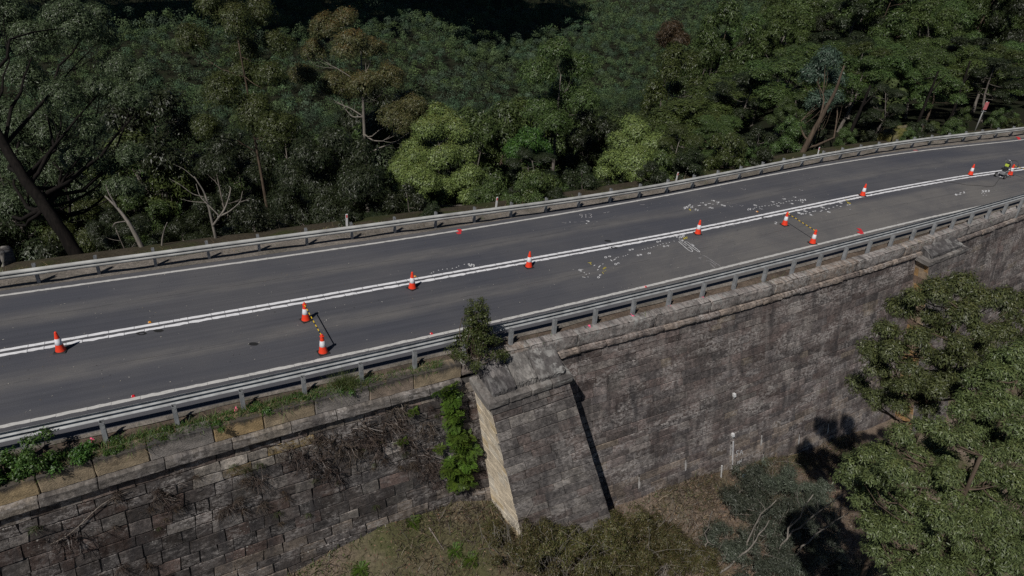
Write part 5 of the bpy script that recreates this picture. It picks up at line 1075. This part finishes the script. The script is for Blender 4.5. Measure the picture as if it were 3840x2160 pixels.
# ------------------------------------------------------------------ forest on the slope beyond the road
fine = [proto(201, 11, 3.5, 11, 'mid', 'grey', .17, .046, 2.0, .42, cr=.38), proto(202, 12, 3.3, 11, 'dark', 'grey', .18, .042, 2.0, .42, 1.0, .38), proto(203, 11, 3.6, 10, 'olive', 'pale', .18, .046, 1.9, .45, cr=.37),
        proto(204, 9, 3.0, 10, 'mid', 'brown', .16, .046, 2.0, .4, cr=.38)]
mids = [proto(211, 14, 4.3, 11, 'mid', 'grey', .28, .085, 2.0, .45, cr=.37), proto(212, 15, 4.1, 11, 'dark', 'grey', .28, .08, 2.0, .45, 1.0, .37), proto(213, 14, 4.6, 11, 'olive', 'pale', .28, .085, 1.9, .48, cr=.36),
        proto(214, 13, 4.3, 10, 'mid', 'brown', .28, .09, 2.0, .45, cr=.37), proto(215, 15, 4.4, 12, 'olive', 'pale', .28, .08, 1.8, .5, cr=.34)]
shrubs = [proto(221, 3.2, 1.6, 9, 'dark', 'grey', .16, .045, 2.0, base=.15, twig=False), proto(222, 2.8, 1.5, 9, 'olive', 'grey', .15, .045, 2.0, base=.15, twig=False), proto(223, 3.0, 1.5, 9, 'mid', 'pale', .16, .04, 1.8, base=.2, twig=False)]
for pr in fine + mids + shrubs: pr[0].name = 'crown'
R4 = np.random.default_rng(77)
hero_xy = [(np.array(HEROES[k])[:, 0].mean(), np.array(HEROES[k])[:, 1].mean(), np.array(HEROES[k])[:, 3].mean() * 2.2) for k in HEROES]
camR = np.array([_r.x, _r.y, _r.z]); camU = np.array([_u.x, _u.y, _u.z]); camF = np.array([_f.x, _f.y, _f.z])
def in_view(x, y, z, m=.12):
    v = np.array([x, y, z - CAM_H]); k = v @ camF
    return k > 1 and abs(v @ camR / k) < .75 + m and abs(v @ camU / k) < .42 + m
def ceiling(az, ring):
    """highest elevation angle a scattered crown may reach, by belt and by azimuth: the valley stays open over the middle"""
    if ring == 0: return np.interp(az, [-.8, -.5, .12, .22, .30, .42, .55, .8], [-.36, -.37, -.38, -.33, -.28, -.19, -.11, -.05])
    if ring == 1: return np.interp(az, [-.8, -.6, -.45, -.30, -.20, -.10, .02, .10, .17, .25, .35, .8], [-.20, -.24, -.22, -.22, -.22, -.25, -.24, -.21, -.16, -.09, -.05, .02])
    return np.interp(az, [.10, .16, .22, .8], [-.19, -.13, -.05, .03])
count = 0; tlist = []
names = {0: 'gum tree', 1: 'gum tree'}
KD = {'mid': 'mid green', 'dark': 'dark green', 'olive': 'olive green', 'front': 'grey green', 'pale olive': 'pale olive'}
for ring, (d0, d1, sp) in enumerate(((5.5, 34, 5.3), (34, 75, 6.4), (75, 130, 9.2))):
    d = d0
    while d < d1:
        xs = np.arange(-75, 130, sp)
        for x in xs:
            xx = x + R4.uniform(-.45, .45) * sp; dd = d + R4.uniform(-.4, .4) * sp; yy = float(cFR.y(xx)) + dd / .86; z = float(terrain(xx, yy))
            dist = math.hypot(xx, yy); az = math.atan2(xx, yy)
            if abs(az) > .74 or (ring == 2 and az < .09): continue
            pi = R4.integers(0, 4) if dist < 62 else R4.integers(0, 5) if az < .25 else R4.choice([0, 1, 2, 3, 0, 2, 3, 4], p=[.16, .16, .16, .14, .14, .1, .1, .04])
            pr = fine[pi] if dist < 62 else mids[pi]
            if ring == 0 and az < -.10:
                if R4.random() < .5: continue
                pi = 1; pr = fine[1]
            if ring == 1 and az < -.16 and R4.random() < .6: pi = 1; pr = fine[1] if dist < 62 else mids[1]
            H0, Rr = ((11, 12, 11, 9)[pi], 3.3) if dist < 62 else ((14, 15, 14, 13, 15)[pi], 4.2)
            s = R4.uniform(.75, 1.2); hz = R4.uniform(.8, 1.25)
            if ring == 1 and az < .12: s *= 1.35; hz *= 1.15
            top = z + H0 * s * hz; lim = CAM_H + dist * math.tan(float(ceiling(az, ring)))
            if top > lim:
                hz *= max(.0, (lim - z)) / (H0 * s * hz)
                hz = max(hz, .55 / s)
                if hz * s < .7: s *= .85
            if dd < 9: s *= .7; hz = min(hz * 1.2, 1.2)
            if any((xx - hx) ** 2 + (yy - hy) ** 2 < hr ** 2 for hx, hy, hr in hero_xy): continue
            if not in_view(xx, yy, min(z + H0 * s * hz * .9, 999)) and not in_view(xx, yy, z + 3): continue
            tlist.append((xx, yy, z, s, hz * s, ring, pi, pr, dist, az))
        d += sp * .9
tlist.sort(key=lambda t: -t[3] * (3.3 if t[5] == 0 else 4.3) / t[8]); rest = tlist[280:]; tlist = tlist[:280]
print('scattered trees', len(tlist), len(rest))
rows = {0: 'close behind far guard rail', 1: 'in second belt beyond road', 2: 'high on the right hand hillside'}
for xx, yy, z, s, sz, ring, pi, pr, dist, az in tlist:
    kd = ('mid', 'dark', 'olive', 'front', 'pale olive')[pi]; side = 'by the leaning trunk' if az < -.3 else 'near the bright dome' if az < .06 else 'near the rounded tree' if az < .3 else 'toward the sign'
    place_tree(pr, 'gum_tree', xx, yy, z, s, sz, R4.uniform(0, 6.28), f'{KD[kd]} gum {rows[ring]}, {side}', 'tree', f'{KD[kd]} gums {rows[ring]} {side}', (R4.normal(0, .05), R4.normal(0, .05)))
ns = 0
for x in np.arange(-30, 62, 1.35):
    for k in range(2):
        xx = x + R4.uniform(-.6, .6); dd = R4.uniform(1.3, 4.8) + 1.2 * k; yy = float(cFR.y(xx)) + dd / .86; z = float(terrain(xx, yy)) - .1
        if xx < -14.5 and dd < 4.5: continue
        if R4.random() < (.5 if xx < -3 else .25): continue
        if not in_view(xx, yy, z + 1.5): continue
        s = R4.uniform(.45, 1.0); pi = 0 if xx < -3 and R4.random() < .75 else R4.integers(0, 3); az = math.atan2(xx, yy)
        if xx > 24: s *= .7
        side = 'left of the bright dome' if az < -.15 else 'between bright dome and rounded tree' if az < .2 else 'toward the mossy rock'
        place_tree(shrubs[pi], 'shrub', xx, yy, z, s, s * R4.uniform(.8, 1.25), R4.uniform(0, 6.28), f'{("dark", "olive", "mid green")[pi]} shrub just behind the far guard rail, {side}', 'shrub', f'{("dark", "olive", "mid green")[pi]} shrubs behind the far guard rail {side}'); ns += 1
print('shrubs', ns)
# far wood: one mass of crowns down the valley and up its other side
def far_wood():
    r = np.random.default_rng(5); Vs, Cs = [], []
    for d0, d1, sp, nq, q in ((74, 150, 7.5, 420, .5), (150, 300, 7.0, 300, .55), (300, 520, 7.5, 170, .75), (520, 1000, 9.5, 84, 1.15), (1000, 1700, 15.0, 44, 2.3)):
        ds = np.arange(d0, d1, sp * .86)
        for d in ds:
            w = (d + 60) * .95; xs = np.arange(-w * .9, w * 1.1, sp); n = len(xs)
            X = xs + r.uniform(-.45, .45, n) * sp; Dd = d + r.uniform(-.45, .45, n) * sp
            Y = cFR.y(np.clip(X, -60, 110)) + (X - np.clip(X, -60, 110)) * .5 + Dd / .86
            az = np.arctan2(X, Y); ok = (abs(az) < .72) & ((d > 130) | (az < .10)); X, Y = X[ok], Y[ok]
            if not len(X): continue
            Z = terrain(X, Y); H = r.uniform(9, 19, len(X)); Rr = sp * r.uniform(.50, .76, len(X)); n = len(X)
            # crown = several domes
            tone = np.array((.80, .98, .95)) * np.array([(.040, .050, .022), (.046, .052, .020), (.034, .046, .026), (.050, .056, .026), (.040, .046, .030)])[r.integers(0, 5, n)] * r.uniform(.65, 1.35, (n, 1)) * (1.0 + .6 * (d > 280))  # cool tint in the crown colours stands in for distance haze
            nd = 5; dd_ = unit(r.normal(size=(n, nd, 3)) + (0, 0, .6)); dc = np.stack([X, Y, Z + H - Rr * .7], -1)[:, None] + dd_ * Rr[:, None, None] * np.array([.42, .42, .38]); dr = Rr[:, None] * r.uniform(.42, .72, (n, nd))
            k = nq // nd; u = unit(r.normal(size=(n, nd, k, 3)) + (0, 0, .45)); P = dc[:, :, None] + u * dr[..., None, None] * r.uniform(.75, 1.08, (n, nd, k, 1)) * np.array([1, 1, .8])
            P = P.reshape(-1, 3); u = u.reshape(-1, 3); m = len(P)
            nrm = unit(u + r.normal(0, .28, (m, 3)) + (0, 0, .15)); a = unit(np.cross(nrm, r.normal(size=(m, 3)))); b_ = np.cross(nrm, a)
            sz = q * r.uniform(.4, .75, (m, 1)); a = a * sz; b_ = b_ * sz * .55
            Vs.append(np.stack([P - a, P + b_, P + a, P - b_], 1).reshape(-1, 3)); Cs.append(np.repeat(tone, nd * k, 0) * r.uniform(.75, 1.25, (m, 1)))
    for X, Y, Z, s_, sz_, ring, *_ in rest:     # the smallest of the scattered trees, behind the others
        H = 12 * sz_; R0 = 3.4 * s_; cl = crown_shape(r, H, R0, 8, .4, cr=.42); u = unit(r.normal(size=(8, 90, 3)) + (0, 0, .4))
        P = ((X, Y, Z) + cl[:, None, :3] + u * cl[:, None, 3:] * r.uniform(.7, 1.05, (8, 90, 1))).reshape(-1, 3); u = u.reshape(-1, 3); m = len(P)
        nrm = unit(u + r.normal(0, .3, (m, 3))); a = unit(np.cross(nrm, r.normal(size=(m, 3)))); b_ = np.cross(nrm, a); z_ = .34 * r.uniform(.5, 1, (m, 1)); a = a * z_; b_ = b_ * z_ * .5
        Vs.append(np.stack([P - a, P + b_, P + a, P - b_], 1).reshape(-1, 3)); Cs.append(np.array((.05, .062, .022)) * r.uniform(.6, 1.4, (m, 1)))
    V = np.concatenate(Vs); C = np.concatenate(Cs); F = np.arange(len(V)).reshape(-1, 4)
    print('far quads', len(F))
    return tag(link_mesh('distant_forest', mesh_np('distant_forest', V, F, M['leaf_far'], C)), 'dark green forest filling the distant valley, haze tint in its leaf colours', 'forest', kind='stuff')
far_wood()

# ------------------------------------------------------------------ plants on and below the wall
def blades(P, Hh, Wd, r, pal, lean=.5, up=(0, 0, 1)):
    """thin grass blades, two quads each"""
    n = len(P); U = np.array(up, float)
    D = unit(U + r.normal(0, lean, (n, 3))); S = unit(np.cross(D, r.normal(size=(n, 3)))); h = Hh * r.uniform(.5, 1.3, n)[:, None]; w = Wd * r.uniform(.6, 1.3, n)[:, None]
    bend = r.normal(0, .35, (n, 3)) * h + np.array([0, 0, -.18]) * h
    m = P + D * h * .55; t = P + D * h + bend
    V = np.stack([P - S * w * .5, P + S * w * .5, m + S * w * .4, m - S * w * .4, t + S * w * .06, t - S * w * .06], 1).reshape(-1, 3)
    i = np.arange(n) * 6; F = np.concatenate([np.stack([i, i + 1, i + 2, i + 3], 1), np.stack([i + 3, i + 2, i + 4, i + 5], 1)])
    c = np.array(pal)[r.integers(0, len(pal), n)] * r.uniform(.7, 1.3, (n, 1)); return V, F, np.concatenate([c, c])
r5 = np.random.default_rng(15)
# grass in the near verge (thick at the left, thin at the right)
n = 47000; x = np.concatenate([r5.uniform(-16, -2.2, 44000), r5.uniform(-2.2, 28, 3000)]); o = r5.uniform(.08, .55, n)
dens = np.where(x < -2.2, np.clip(.72 + .5 * snoise(x, o * 3, 1.1), .15, 1), np.clip(.1 + .5 * snoise(x, o * 3, 1.4), 0, 1)); ok = r5.random(n) < dens; x, o = x[ok], o[ok]
xy = cPAR.off(x, 0) * (1 - (o * 1.4)[:, None]) + cNR.off(x, .05) * (o * 1.4)[:, None]; P = np.column_stack([xy, np.full(len(x), -.15)])
V, F, C = blades(P, .20, .02, r5, PAL['grass'] + PAL['straw'][:1] + PAL['weed'], .55)
tag(link_mesh('verge_grass', mesh_np('verge_grass', V, F, M['leaf'], C)), 'green and dry grass along the near verge', 'grass', kind='stuff')
# far verge grass
n = 16000; x = r5.uniform(-26, 40, n); o = r5.uniform(-.15, 1.6, n); dn = np.clip(.35 + .9 * snoise(x, o, 1.3), 0, 1) * np.where(x > 12, .35, 1) * np.where(o > .4, 1, .6); ok = r5.random(n) < dn; x, o = x[ok], o[ok]
xy = cFR.off(x, .45 + o); P = np.column_stack([xy, -.06 - .12 * np.maximum(o, 0)])
V, F, C = blades(P, .22, .018, r5, PAL['straw'] + PAL['grass'][:2], .8)
tag(link_mesh('far_verge_grass', mesh_np('far_verge_grass', V, F, M['leaf'], C)), 'dry grass tufts under the far guard rail', 'grass', kind='stuff')
n = 5000; x = r5.normal(-20.2, 1.3, n); o = r5.uniform(1.0, 3.2, n); xy = cFR.off(x, o); P = np.column_stack([xy, terrain(xy[:, 0], xy[:, 1])])
V, F, C = blades(P, .5, .02, r5, PAL['grass'], .6)
tag(link_mesh('tall_grass', mesh_np('tall_grass', V, F, M['leaf'], C)), 'pale green tall grass behind the left end of the far guard rail', 'grass', kind='stuff')
# dry grass, litter and green grass on the slope below the wall
n = 70000; se = r5.uniform(-9, 24, n); oo = r5.uniform(0.0, 9, n); g_ = snoise(se, oo, 1.9, 4.); ok = r5.random(n) < np.clip(.55 + .6 * g_, .1, 1); se, oo, g_ = se[ok], oo[ok], g_[ok]
P = low_ground(se, oo) - (0, 0, .02); green = (snoise(se, oo, 2.7, 9.) > .35) & (se < 10)
V1, F1, C1 = blades(P[~green], .30, .024, r5, PAL['straw'] + PAL['dead'], 1.1); V2, F2, C2 = blades(P[green], .24, .024, r5, PAL['grass'] + PAL['weed'][:1], .8)
tag(link_mesh('dry_grass', mesh_np('dry_grass', V1, F1, M['leaf'], C1)), 'dry straw coloured grass on the slope below the wall', 'grass', kind='stuff')
tag(link_mesh('green_grass', mesh_np('green_grass', V2, F2, M['leaf'], C2)), 'green grass patches on the slope below the wall', 'grass', kind='stuff')
n = 26000; se = r5.uniform(-9, 24, n); oo = np.abs(r5.normal(0, 1.9, n)); ok = r5.random(n) < np.clip(.45 + .8 * snoise(se, oo, 1.2, 7.), .02, 1); P = low_ground(se[ok], oo[ok]) - (0, 0, .02)
V, F, C = blades(P, .45, .022, r5, PAL['dead'] + [(.14, .10, .06), (.05, .045, .03), (.08, .085, .035)], 1.3)
tag(link_mesh('dead_scrub', mesh_np('dead_scrub', V, F, M['leaf'], C)), 'tangled brown scrub along the foot of the wall', 'dry scrub', kind='stuff')
n = 9000; se = r5.uniform(-9, 24, n); oo = r5.uniform(0, 10, n); P = low_ground(se, oo) + (0, 0, .015)
V, F, C = leaf_quads(P, unit(r5.normal(0, 1, (n, 3)) * (1, 1, .15)), .13, .03, r5, [(.3, .2, .13), (.36, .28, .21), (.2, .1, .07), (.25, .12, .09)])
tag(link_mesh('fallen_leaves', mesh_np('fallen_leaves', V, F, M['leaf'], C)), 'fallen leaves and bark on the slope below the wall', 'leaf litter', kind='stuff')
n = 900; x = r5.uniform(-20, 40, n); v = r5.uniform(0, 2, n) ** 1.0; A, B_, C3 = cNEAR.off(x, 0), cCL.off(x, 0), cFAR.off(x, 0)
xy = np.where((v < 1)[:, None], A * (1 - v)[:, None] + B_ * v[:, None], B_ * (2 - v)[:, None] + C3 * (v - 1)[:, None]); P = np.column_stack([xy, np.full(n, .006)])
V, F, C = leaf_quads(P, unit(r5.normal(0, 1, (n, 3)) * (1, 1, 0) + 1e-4), .07, .026, r5, [(.34, .31, .27), (.42, .4, .37), (.2, .16, .12), (.05, .045, .04)])
V[:, 2] = .006 + r5.uniform(0, .004, len(V)); tag(link_mesh('road_litter', mesh_np('road_litter', V, F, M['leaf'], C)), 'scattered dead leaves and chips on the asphalt', 'leaf litter', kind='stuff')

def plant(name, base, clumps, kind, L, Wd, cover, label, cat, group=None, bark='grey', droop=.4, seed=0, stems=None, sub=9, tip=.5, squash=.8):
    r = np.random.default_rng(seed + 900); cl = np.array(clumps, float); e = empty(name, base, 0, label, cat, group)
    mb = MB()
    for cx, cy, cz, q in cl:
        mb.tube(limb((r.normal(0, .05), r.normal(0, .05), -.1), (cx, cy, cz), r, 6, .05, -.05), np.linspace(.022, .007, 6), 5, BARK[bark], cap=False)
    for P, r0, r1 in (stems or []): mb.tube(np.array(P, float), np.linspace(r0, r1, len(P)), 6, BARK['pale'])
    mb.build('stems', [M['bark']], e, True)
    V, F, c = foliage(cl, L, Wd, cover, r, kind, droop, squash, sub, tip); link_mesh('leaves', mesh_np('leaves', V, F, M['leaf'], c), e); return e
def blob(r, n, R, H, q): return [(r.normal(0, R * .5), r.normal(0, R * .5), H * r.uniform(.3, 1), q * r.uniform(.7, 1.2)) for _ in range(n)]
# sapling on the first buttress
sap = []
rs = np.random.default_rng(44)
for k in range(38):
    t = k / 37; z = .35 + 2.1 * t; rad = .80 * (1 - t * .85) * (.7 + .3 * math.sin(7 * t + 1)) + .08; a = k * 2.4
    sap.append((rad * math.cos(a) - .05 * t, rad * math.sin(a), z, .36 * (1 - .45 * t)))
plant('sapling', (-1.05, 19.35, -.35), sap, 'olive', .095, .032, 1.35, 'young eucalypt sapling growing on top of the nearer buttress beside the guard rail', 'tree', None, 'brown', .5, 1, [([(0, 0, -.2), (.02, 0, .6), (-.02, .02, 1.4), (0, 0, 2.5)], .03, .006)], sub=6)
# leafy weeds at the left end of the verge
for k, (x, o, R, H, n, l) in enumerate(((-12.25, .25, .55, .55, 9, 'lush green leafy weed mass in the verge at the left edge, lowest of the clump'), (-11.75, .35, .4, 1.0, 9, 'taller bright green weed poking up in front of the left end of the guard rail'), (-12.75, .3, .5, .6, 8, 'dense green weed cut by the left edge of the picture'), (-11.25, .25, .4, .35, 7, 'low spreading weed right of the tall weed'))):
    p = cPAR.off(x, o); plant('leafy_weed', (p[0], p[1], -.15), blob(np.random.default_rng(60 + k), n, R, H, .22), 'weed', .075, .035, 1.8, l, 'weed', 'leafy weeds in the near verge', 'brown', .2, 10 + k)
for k in range(6):
    x = -10.4 + k * 1.1; p = cPAR.off(x, .25 + .12 * math.sin(k * 2)); plant('low_weed', (p[0], p[1], -.15), blob(np.random.default_rng(80 + k), 5, .3, .16, .14), 'weed', .06, .028, 1.4, 'low green weed in the near verge between the leafy weeds and the grass tuft', 'weed', 'low green weeds along the near verge', 'brown', .1, 30 + k)
p = cPAR.off(-4.9, .35); r = np.random.default_rng(3); n = 700; P = np.column_stack([p[0] + r.normal(0, .16, n), p[1] + r.normal(0, .1, n), np.full(n, -.15)])
V, F, C = blades(P, .55, .012, r, PAL['grass'], .45); tag(link_mesh('grass_tuft', mesh_np('grass_tuft', V, F, M['leaf'], C)), 'pale green grass tuft in the verge left of the sapling', 'grass tuft')
# ferns running down the wall beside the buttress
def fern_mesh(seed, n=16, L=.42):
    r = np.random.default_rng(seed); Vs, Cs = [], []
    for k in range(n):
        a = r.uniform(0, 2 * PI); d = unit(np.array([math.cos(a), math.sin(a) - .5, r.uniform(.1, .7)])); l = L * r.uniform(.6, 1.2); m = 11
        t = np.linspace(.08, 1, m)[:, None]; S = d * t * l + np.array([0, 0, -.45 * l]) * t ** 2; side = unit(np.cross(d, (0, 0, 1)))
        for s in (-1, 1):
            w = .34 * l * np.sin(PI * np.clip(t * .92 + .08, 0, 1)) ** .8; A = S; D = unit(side * s + d * .5 + r.normal(0, .12, (m, 3))); B = S + D * w; q = unit(np.cross(D, np.cross(d, side))) * .034 * l / .4
            Vs.append(np.stack([A - d * .02, A * .4 + B * .6 - d * .022 * l / .4, B, A * .4 + B * .6 + d * .028], 1).reshape(-1, 3)); Cs.append(np.tile(np.array(PAL['fern'])[r.integers(0, 3)] * r.uniform(.7, 1.2), (m, 1)))
    V = np.concatenate(Vs); return mesh_np('fern', V, np.arange(len(V)).reshape(-1, 4), M['leaf'], np.concatenate(Cs))
ferns = [fern_mesh(k) for k in range(3)]
k = 0
for w in np.arange(.75, 5.4, .26):
    for q in range((3 if w < 1.5 or w > 3.2 else 2) - (1 if r5.random() < .35 else 0)):
        s = -.62 + .16 * math.sin(w * 2.3) + .05 * w - abs(r5.normal(0, .32)) * (1.3 if 3 < w < 4.6 else 1.); p = WF(np.array([s]), np.array([.06 + r5.uniform(0, .22)]), np.array([w + r5.uniform(-.1, .1)]))[0]
        o = link_mesh('fern', ferns[k % 3]); o.location = p; fs = r5.uniform(.55, 1.15); o.rotation_euler = (r5.uniform(-.2, .5), r5.uniform(-.3, .3), r5.uniform(-.6, .6)); o.scale = (fs, fs, fs)
        tag(o, 'bright green fern in the strip running down the wall beside the nearer buttress', 'fern', 'ferns in the strip beside the nearer buttress'); k += 1
for se, oo, l in ((-2.2, .15, 'bright fern clump on the slope nearest the fern strip'), (-1.1, 1.5, 'bright green fern low on the slope below the fern strip'), (-.7, 1.9, 'second fern low on the slope beside the other one'), (-4.4, .9, 'small yellow green fern at the foot of the left wall')):
    p = low_ground(np.array(se), np.array(oo)); o = link_mesh('fern', ferns[0]); o.location = p; o.scale = (.9, .9, .9); tag(o, l, 'fern')
for s, w, l in ((-2.6, 2.5, 'small lone fern on the left wall, left of the fern strip'), (-2.1, 1.4, 'small fern near the cornice left of the fern strip')):
    o = link_mesh('fern', ferns[1]); o.location = WF(np.array([s]), np.array([.05]), np.array([w]))[0]; o.scale = (.7, .7, .7); tag(o, l, 'fern')
# dry tufts and dead brush on the left wall face
def tuft_mesh(seed, n, H, w, pal, twigs=0):
    r = np.random.default_rng(seed); P = r.normal(0, .05, (n, 3)) * (1.4, .4, .6); V, F, C = blades(P, H, w, r, pal, .75, (0, -.9, -.1))
    return mesh_np('dry_tuft', V, F, M['leaf'], C)
tufts = [tuft_mesh(1, 90, .26, .009, PAL['dead'] + PAL['straw'][2:]), tuft_mesh(2, 70, .22, .009, PAL['dead'] + PAL['olive']), tuft_mesh(3, 120, .34, .008, PAL['dead'])]
for k in range(58):
    s = r5.uniform(-13, -1.2); w = r5.uniform(1.05, 5.2); q = k % 3
    o = link_mesh('dry_tuft', tufts[q]); o.location = WF(np.array([s]), np.array([.02]), np.array([w]))[0]; o.rotation_euler = (r5.uniform(-.3, .3), r5.uniform(-.6, .6), .5 + r5.uniform(-.3, .3)); sc = r5.uniform(.5, 1.1); o.scale = (sc,) * 3
    tag(o, f'{("brown", "olive brown", "large dark")[q]} dry weed tuft rooted in the joints of the left wall', 'weed', f'{("brown", "olive brown", "large dark")[q]} dry tufts on the left wall')
def brush_mesh(seed, n=40, R=.55):
    r = np.random.default_rng(seed); mb = MB()
    for k in range(n):
        a = r.uniform(0, 2 * PI); p = np.array([0, 0, 0.]) + r.normal(0, .12, 3) * (2, .2, 1); e = p + np.array([math.cos(a) * R * r.uniform(.3, 1), -r.uniform(.05, .3), math.sin(a) * R * r.uniform(.3, 1) - .1])
        P = limb(p, e, r, 5, .15); mb.tube(P, np.linspace(.011, .004, 5), 3, tuple(np.array(PAL['dead'][k % 3]) * r.uniform(.7, 1.4)), cap=False)
        for _ in range(2): j = r.integers(2, 5); f = P[j] + r.normal(0, .12, 3); mb.tube([P[j], (P[j] + f) / 2 + r.normal(0, .02, 3), f], np.linspace(.006, .003, 3), 3, PAL['dead'][k % 3], cap=False)
    return mb.mesh('dead_brush', [M['leaf']])
br = [brush_mesh(1), brush_mesh(2)]
for k, (s, w, sc) in enumerate(((-5.9, 1.7, 1.), (-5.3, 2.3, 1.1), (-5.0, 1.5, 1.), (-4.4, 2.1, 1.1), (-3.9, 1.5, 1.), (-3.4, 2.3, 1.1), (-2.9, 1.7, 1.), (-2.4, 2.6, .9), (-2.0, 3.4, 1.), (-1.7, 2.2, .9), (-1.8, 4.3, 1.), (-4.9, 3.0, .9), (-7.1, 2.3, .8), (-9.6, 1.9, .8), (-2.6, 1.15, .8), (-12., 2.2, .9))):
    o = link_mesh('dead_brush', br[k % 2]); o.location = WF(np.array([s]), np.array([.03]), np.array([w]))[0]; o.rotation_euler = (0, r5.uniform(-.6, .6), .5); o.scale = (sc,) * 3
    tag(o, 'dead brown twiggy brush hanging on the left wall', 'dead brush', 'dead brush on the left wall')
for k, (se, oo, sc) in enumerate(((2.9, 1.9, .5), (3.6, 2.0, .4), (5.4, .5, .5))): pass
# shrubs below: olive thicket in front of the buttress, grey green acacia with bare stems, olive bush
def low_plant(name, se, oo, *a, **k):
    p = low_ground(np.array(se), np.array(oo)); return plant(name, tuple(p), *a, **k)
def thicket(seed, n, Rx, Ry, H, q):
    r = np.random.default_rng(seed); return [(r.uniform(-Rx, Rx), r.uniform(-Ry, Ry), H * r.uniform(.35, 1.0), q * r.uniform(.7, 1.25)) for _ in range(n)]
def twigs(seed, n, H):
    r = np.random.default_rng(seed); out = []
    for _ in range(n):
        a = r.normal(0, .45, 2); e = np.array([a[0] * 2.2, a[1] * 1.6, H * r.uniform(.75, 1.15)]); P = limb((a[0] * .5, a[1] * .5, -.1), e, r, 6, .09, -.04); out.append((P, .012, .004))
        for j in (3, 4): out.append((limb(P[j], P[j] + r.normal(0, .22, 3) + (0, 0, .15), r, 4), .006, .003))
    return out
for k, (se, oo, H, l) in enumerate(THICK): low_plant('olive_bush', se, oo, thicket(140 + k, 17, 1.0, .8, H * 1.5, .46), 'lantana', .085, .024, 1.15, l, 'bush', 'olive green bushes in front of the nearer buttress', 'pale', .3, 60 + k, twigs(60 + k, 14, H * 1.7), sub=7)
for k, (se, oo, H, l) in enumerate(GREYS): low_plant('grey_bush', se, oo, thicket(160 + k, 15, 1.0, .9, H * 1.5, .46), 'grey', .12, .024, .85, l, 'bush', 'grey green bushes on the slope', 'pale', .35, 70 + k, twigs(70 + k, 6, H * 1.6), sub=7)
# long bare stems
for k, (se, oo, dx, dy, H, l) in enumerate(STEMS):
    p = low_ground(np.array(se), np.array(oo)); r = np.random.default_rng(190 + k); mb = MB()
    Q = limb((0, 0, -.2), (dx, dy, H), r, 12, .05, .02); mb.tube(Q, np.linspace(.055, .016, 12), 7, BARK['pale'])
    for j in (6, 8, 9): mb.tube(limb(Q[j], Q[j] + np.array([r.normal(0, .4), r.normal(0, .4), r.uniform(.3, .8)]), r, 5), np.linspace(.016, .005, 5), 5, BARK['pale'], cap=False)
    o = mb.build('bare_sapling', [M['bark']], None, True); o.location = p; tag(o, l, 'bare sapling', 'long bare grey stems in the grey green bushes')
# fallen sticks
for k, (se, oo, a, L, l) in enumerate(((8.3, 1.6, -.3, 1.6, 'long dark fallen stick, upper of the pair lying below the weep holes'), (8.2, 1.9, -.35, 1.5, 'dark fallen stick, lower of the pair lying below the weep holes'), (13.3, 1.2, -.15, 1.3, 'dark fallen branch at the edge of the grey green bushes'), (-5.1, 1.1, .1, .8, 'pale stick lying on the grass at the foot of the left wall'), (-1.6, 1.0, 1.3, .9, 'thin stick on the bare earth left of the buttress foot'))):
    r = np.random.default_rng(210 + k); t = np.linspace(-.5, .5, 9) * L; se_ = se + t * math.cos(a); oo_ = oo + t * math.sin(a); P = low_ground(se_, oo_) + (0, 0, .05); mb = MB(); mb.tube(P, np.linspace(.03, .015, 9), 6)
    tag(mb.build('fallen_stick', [M['wood']], None, True), l, 'stick')
p = low_ground(np.array(14.2), np.array(.55)); mb = MB(); mb.add([p + q for q in ((-.16, -.06, .05), (.13, -.1, .07), (.17, .08, .12), (-.1, .1, .06))], [(0, 1, 2, 3)]); o = mb.build('plastic_scrap', [M['blue']]); md = o.modifiers.new('t', 'SOLIDIFY'); md.thickness = .02; tag(o, 'pale blue scrap of plastic on the slope below the painted gauge', 'litter')
p = low_ground(np.array(12.9), np.array(.25)); mb = MB(); mb.box((-.03, -.02, -.3), (.03, .02, .9), bev=.006); o = mb.build('white_stake', [M['white']]); o.location = p; o.rotation_euler = Vector((-.2, -.17, 1)).to_track_quat('Z', 'Y').to_euler(); tag(o, 'white stake standing at the foot of the wall beside the painted gauge', 'stake')
# long dry vine hanging over the left wall
mb = MB(); t = np.linspace(0, 1, 16); S = -12.4 + 2.0 * t; Wd = 2.25 - 1.0 * t + .1 * np.sin(7 * t); P = WF(S, np.full(16, .07), Wd); mb.tube(P, np.linspace(.014, .008, 16), 5); tag(mb.build('dry_vine', [M['wood']], None, True), 'long dry vine stem lying across the left wall below the cornice', 'vine')

# a cloud high over the valley, out of the picture, whose shadow lies on the far forest
mb = MB(); rc = np.random.default_rng(12)
for k in range(110):
    c = np.array([-330 + rc.uniform(-260, 260), 0, 240 + rc.normal(0, 9)]); c[1] = 445 + .55 * (c[0] + 330) + rc.normal(0, 60); R_ = rc.uniform(18, 42); V = []; F = []
    for i in range(9):
        for j in range(14):
            th = PI * i / 8; ph = 2 * PI * j / 14; V.append(c + R_ * np.array([math.sin(th) * math.cos(ph) * 1.3, math.sin(th) * math.sin(ph), .6 * math.cos(th)]) * (1 + .08 * rc.normal()))
    F = [(i * 14 + j, (i + 1) * 14 + j, (i + 1) * 14 + (j + 1) % 14, i * 14 + (j + 1) % 14) for i in range(8) for j in range(14)]
    mb.add(V, F)
tag(mb.build('cloud', [plain('cloud_white', (.8, .8, .8), 1.0)], None, True), kind='structure')
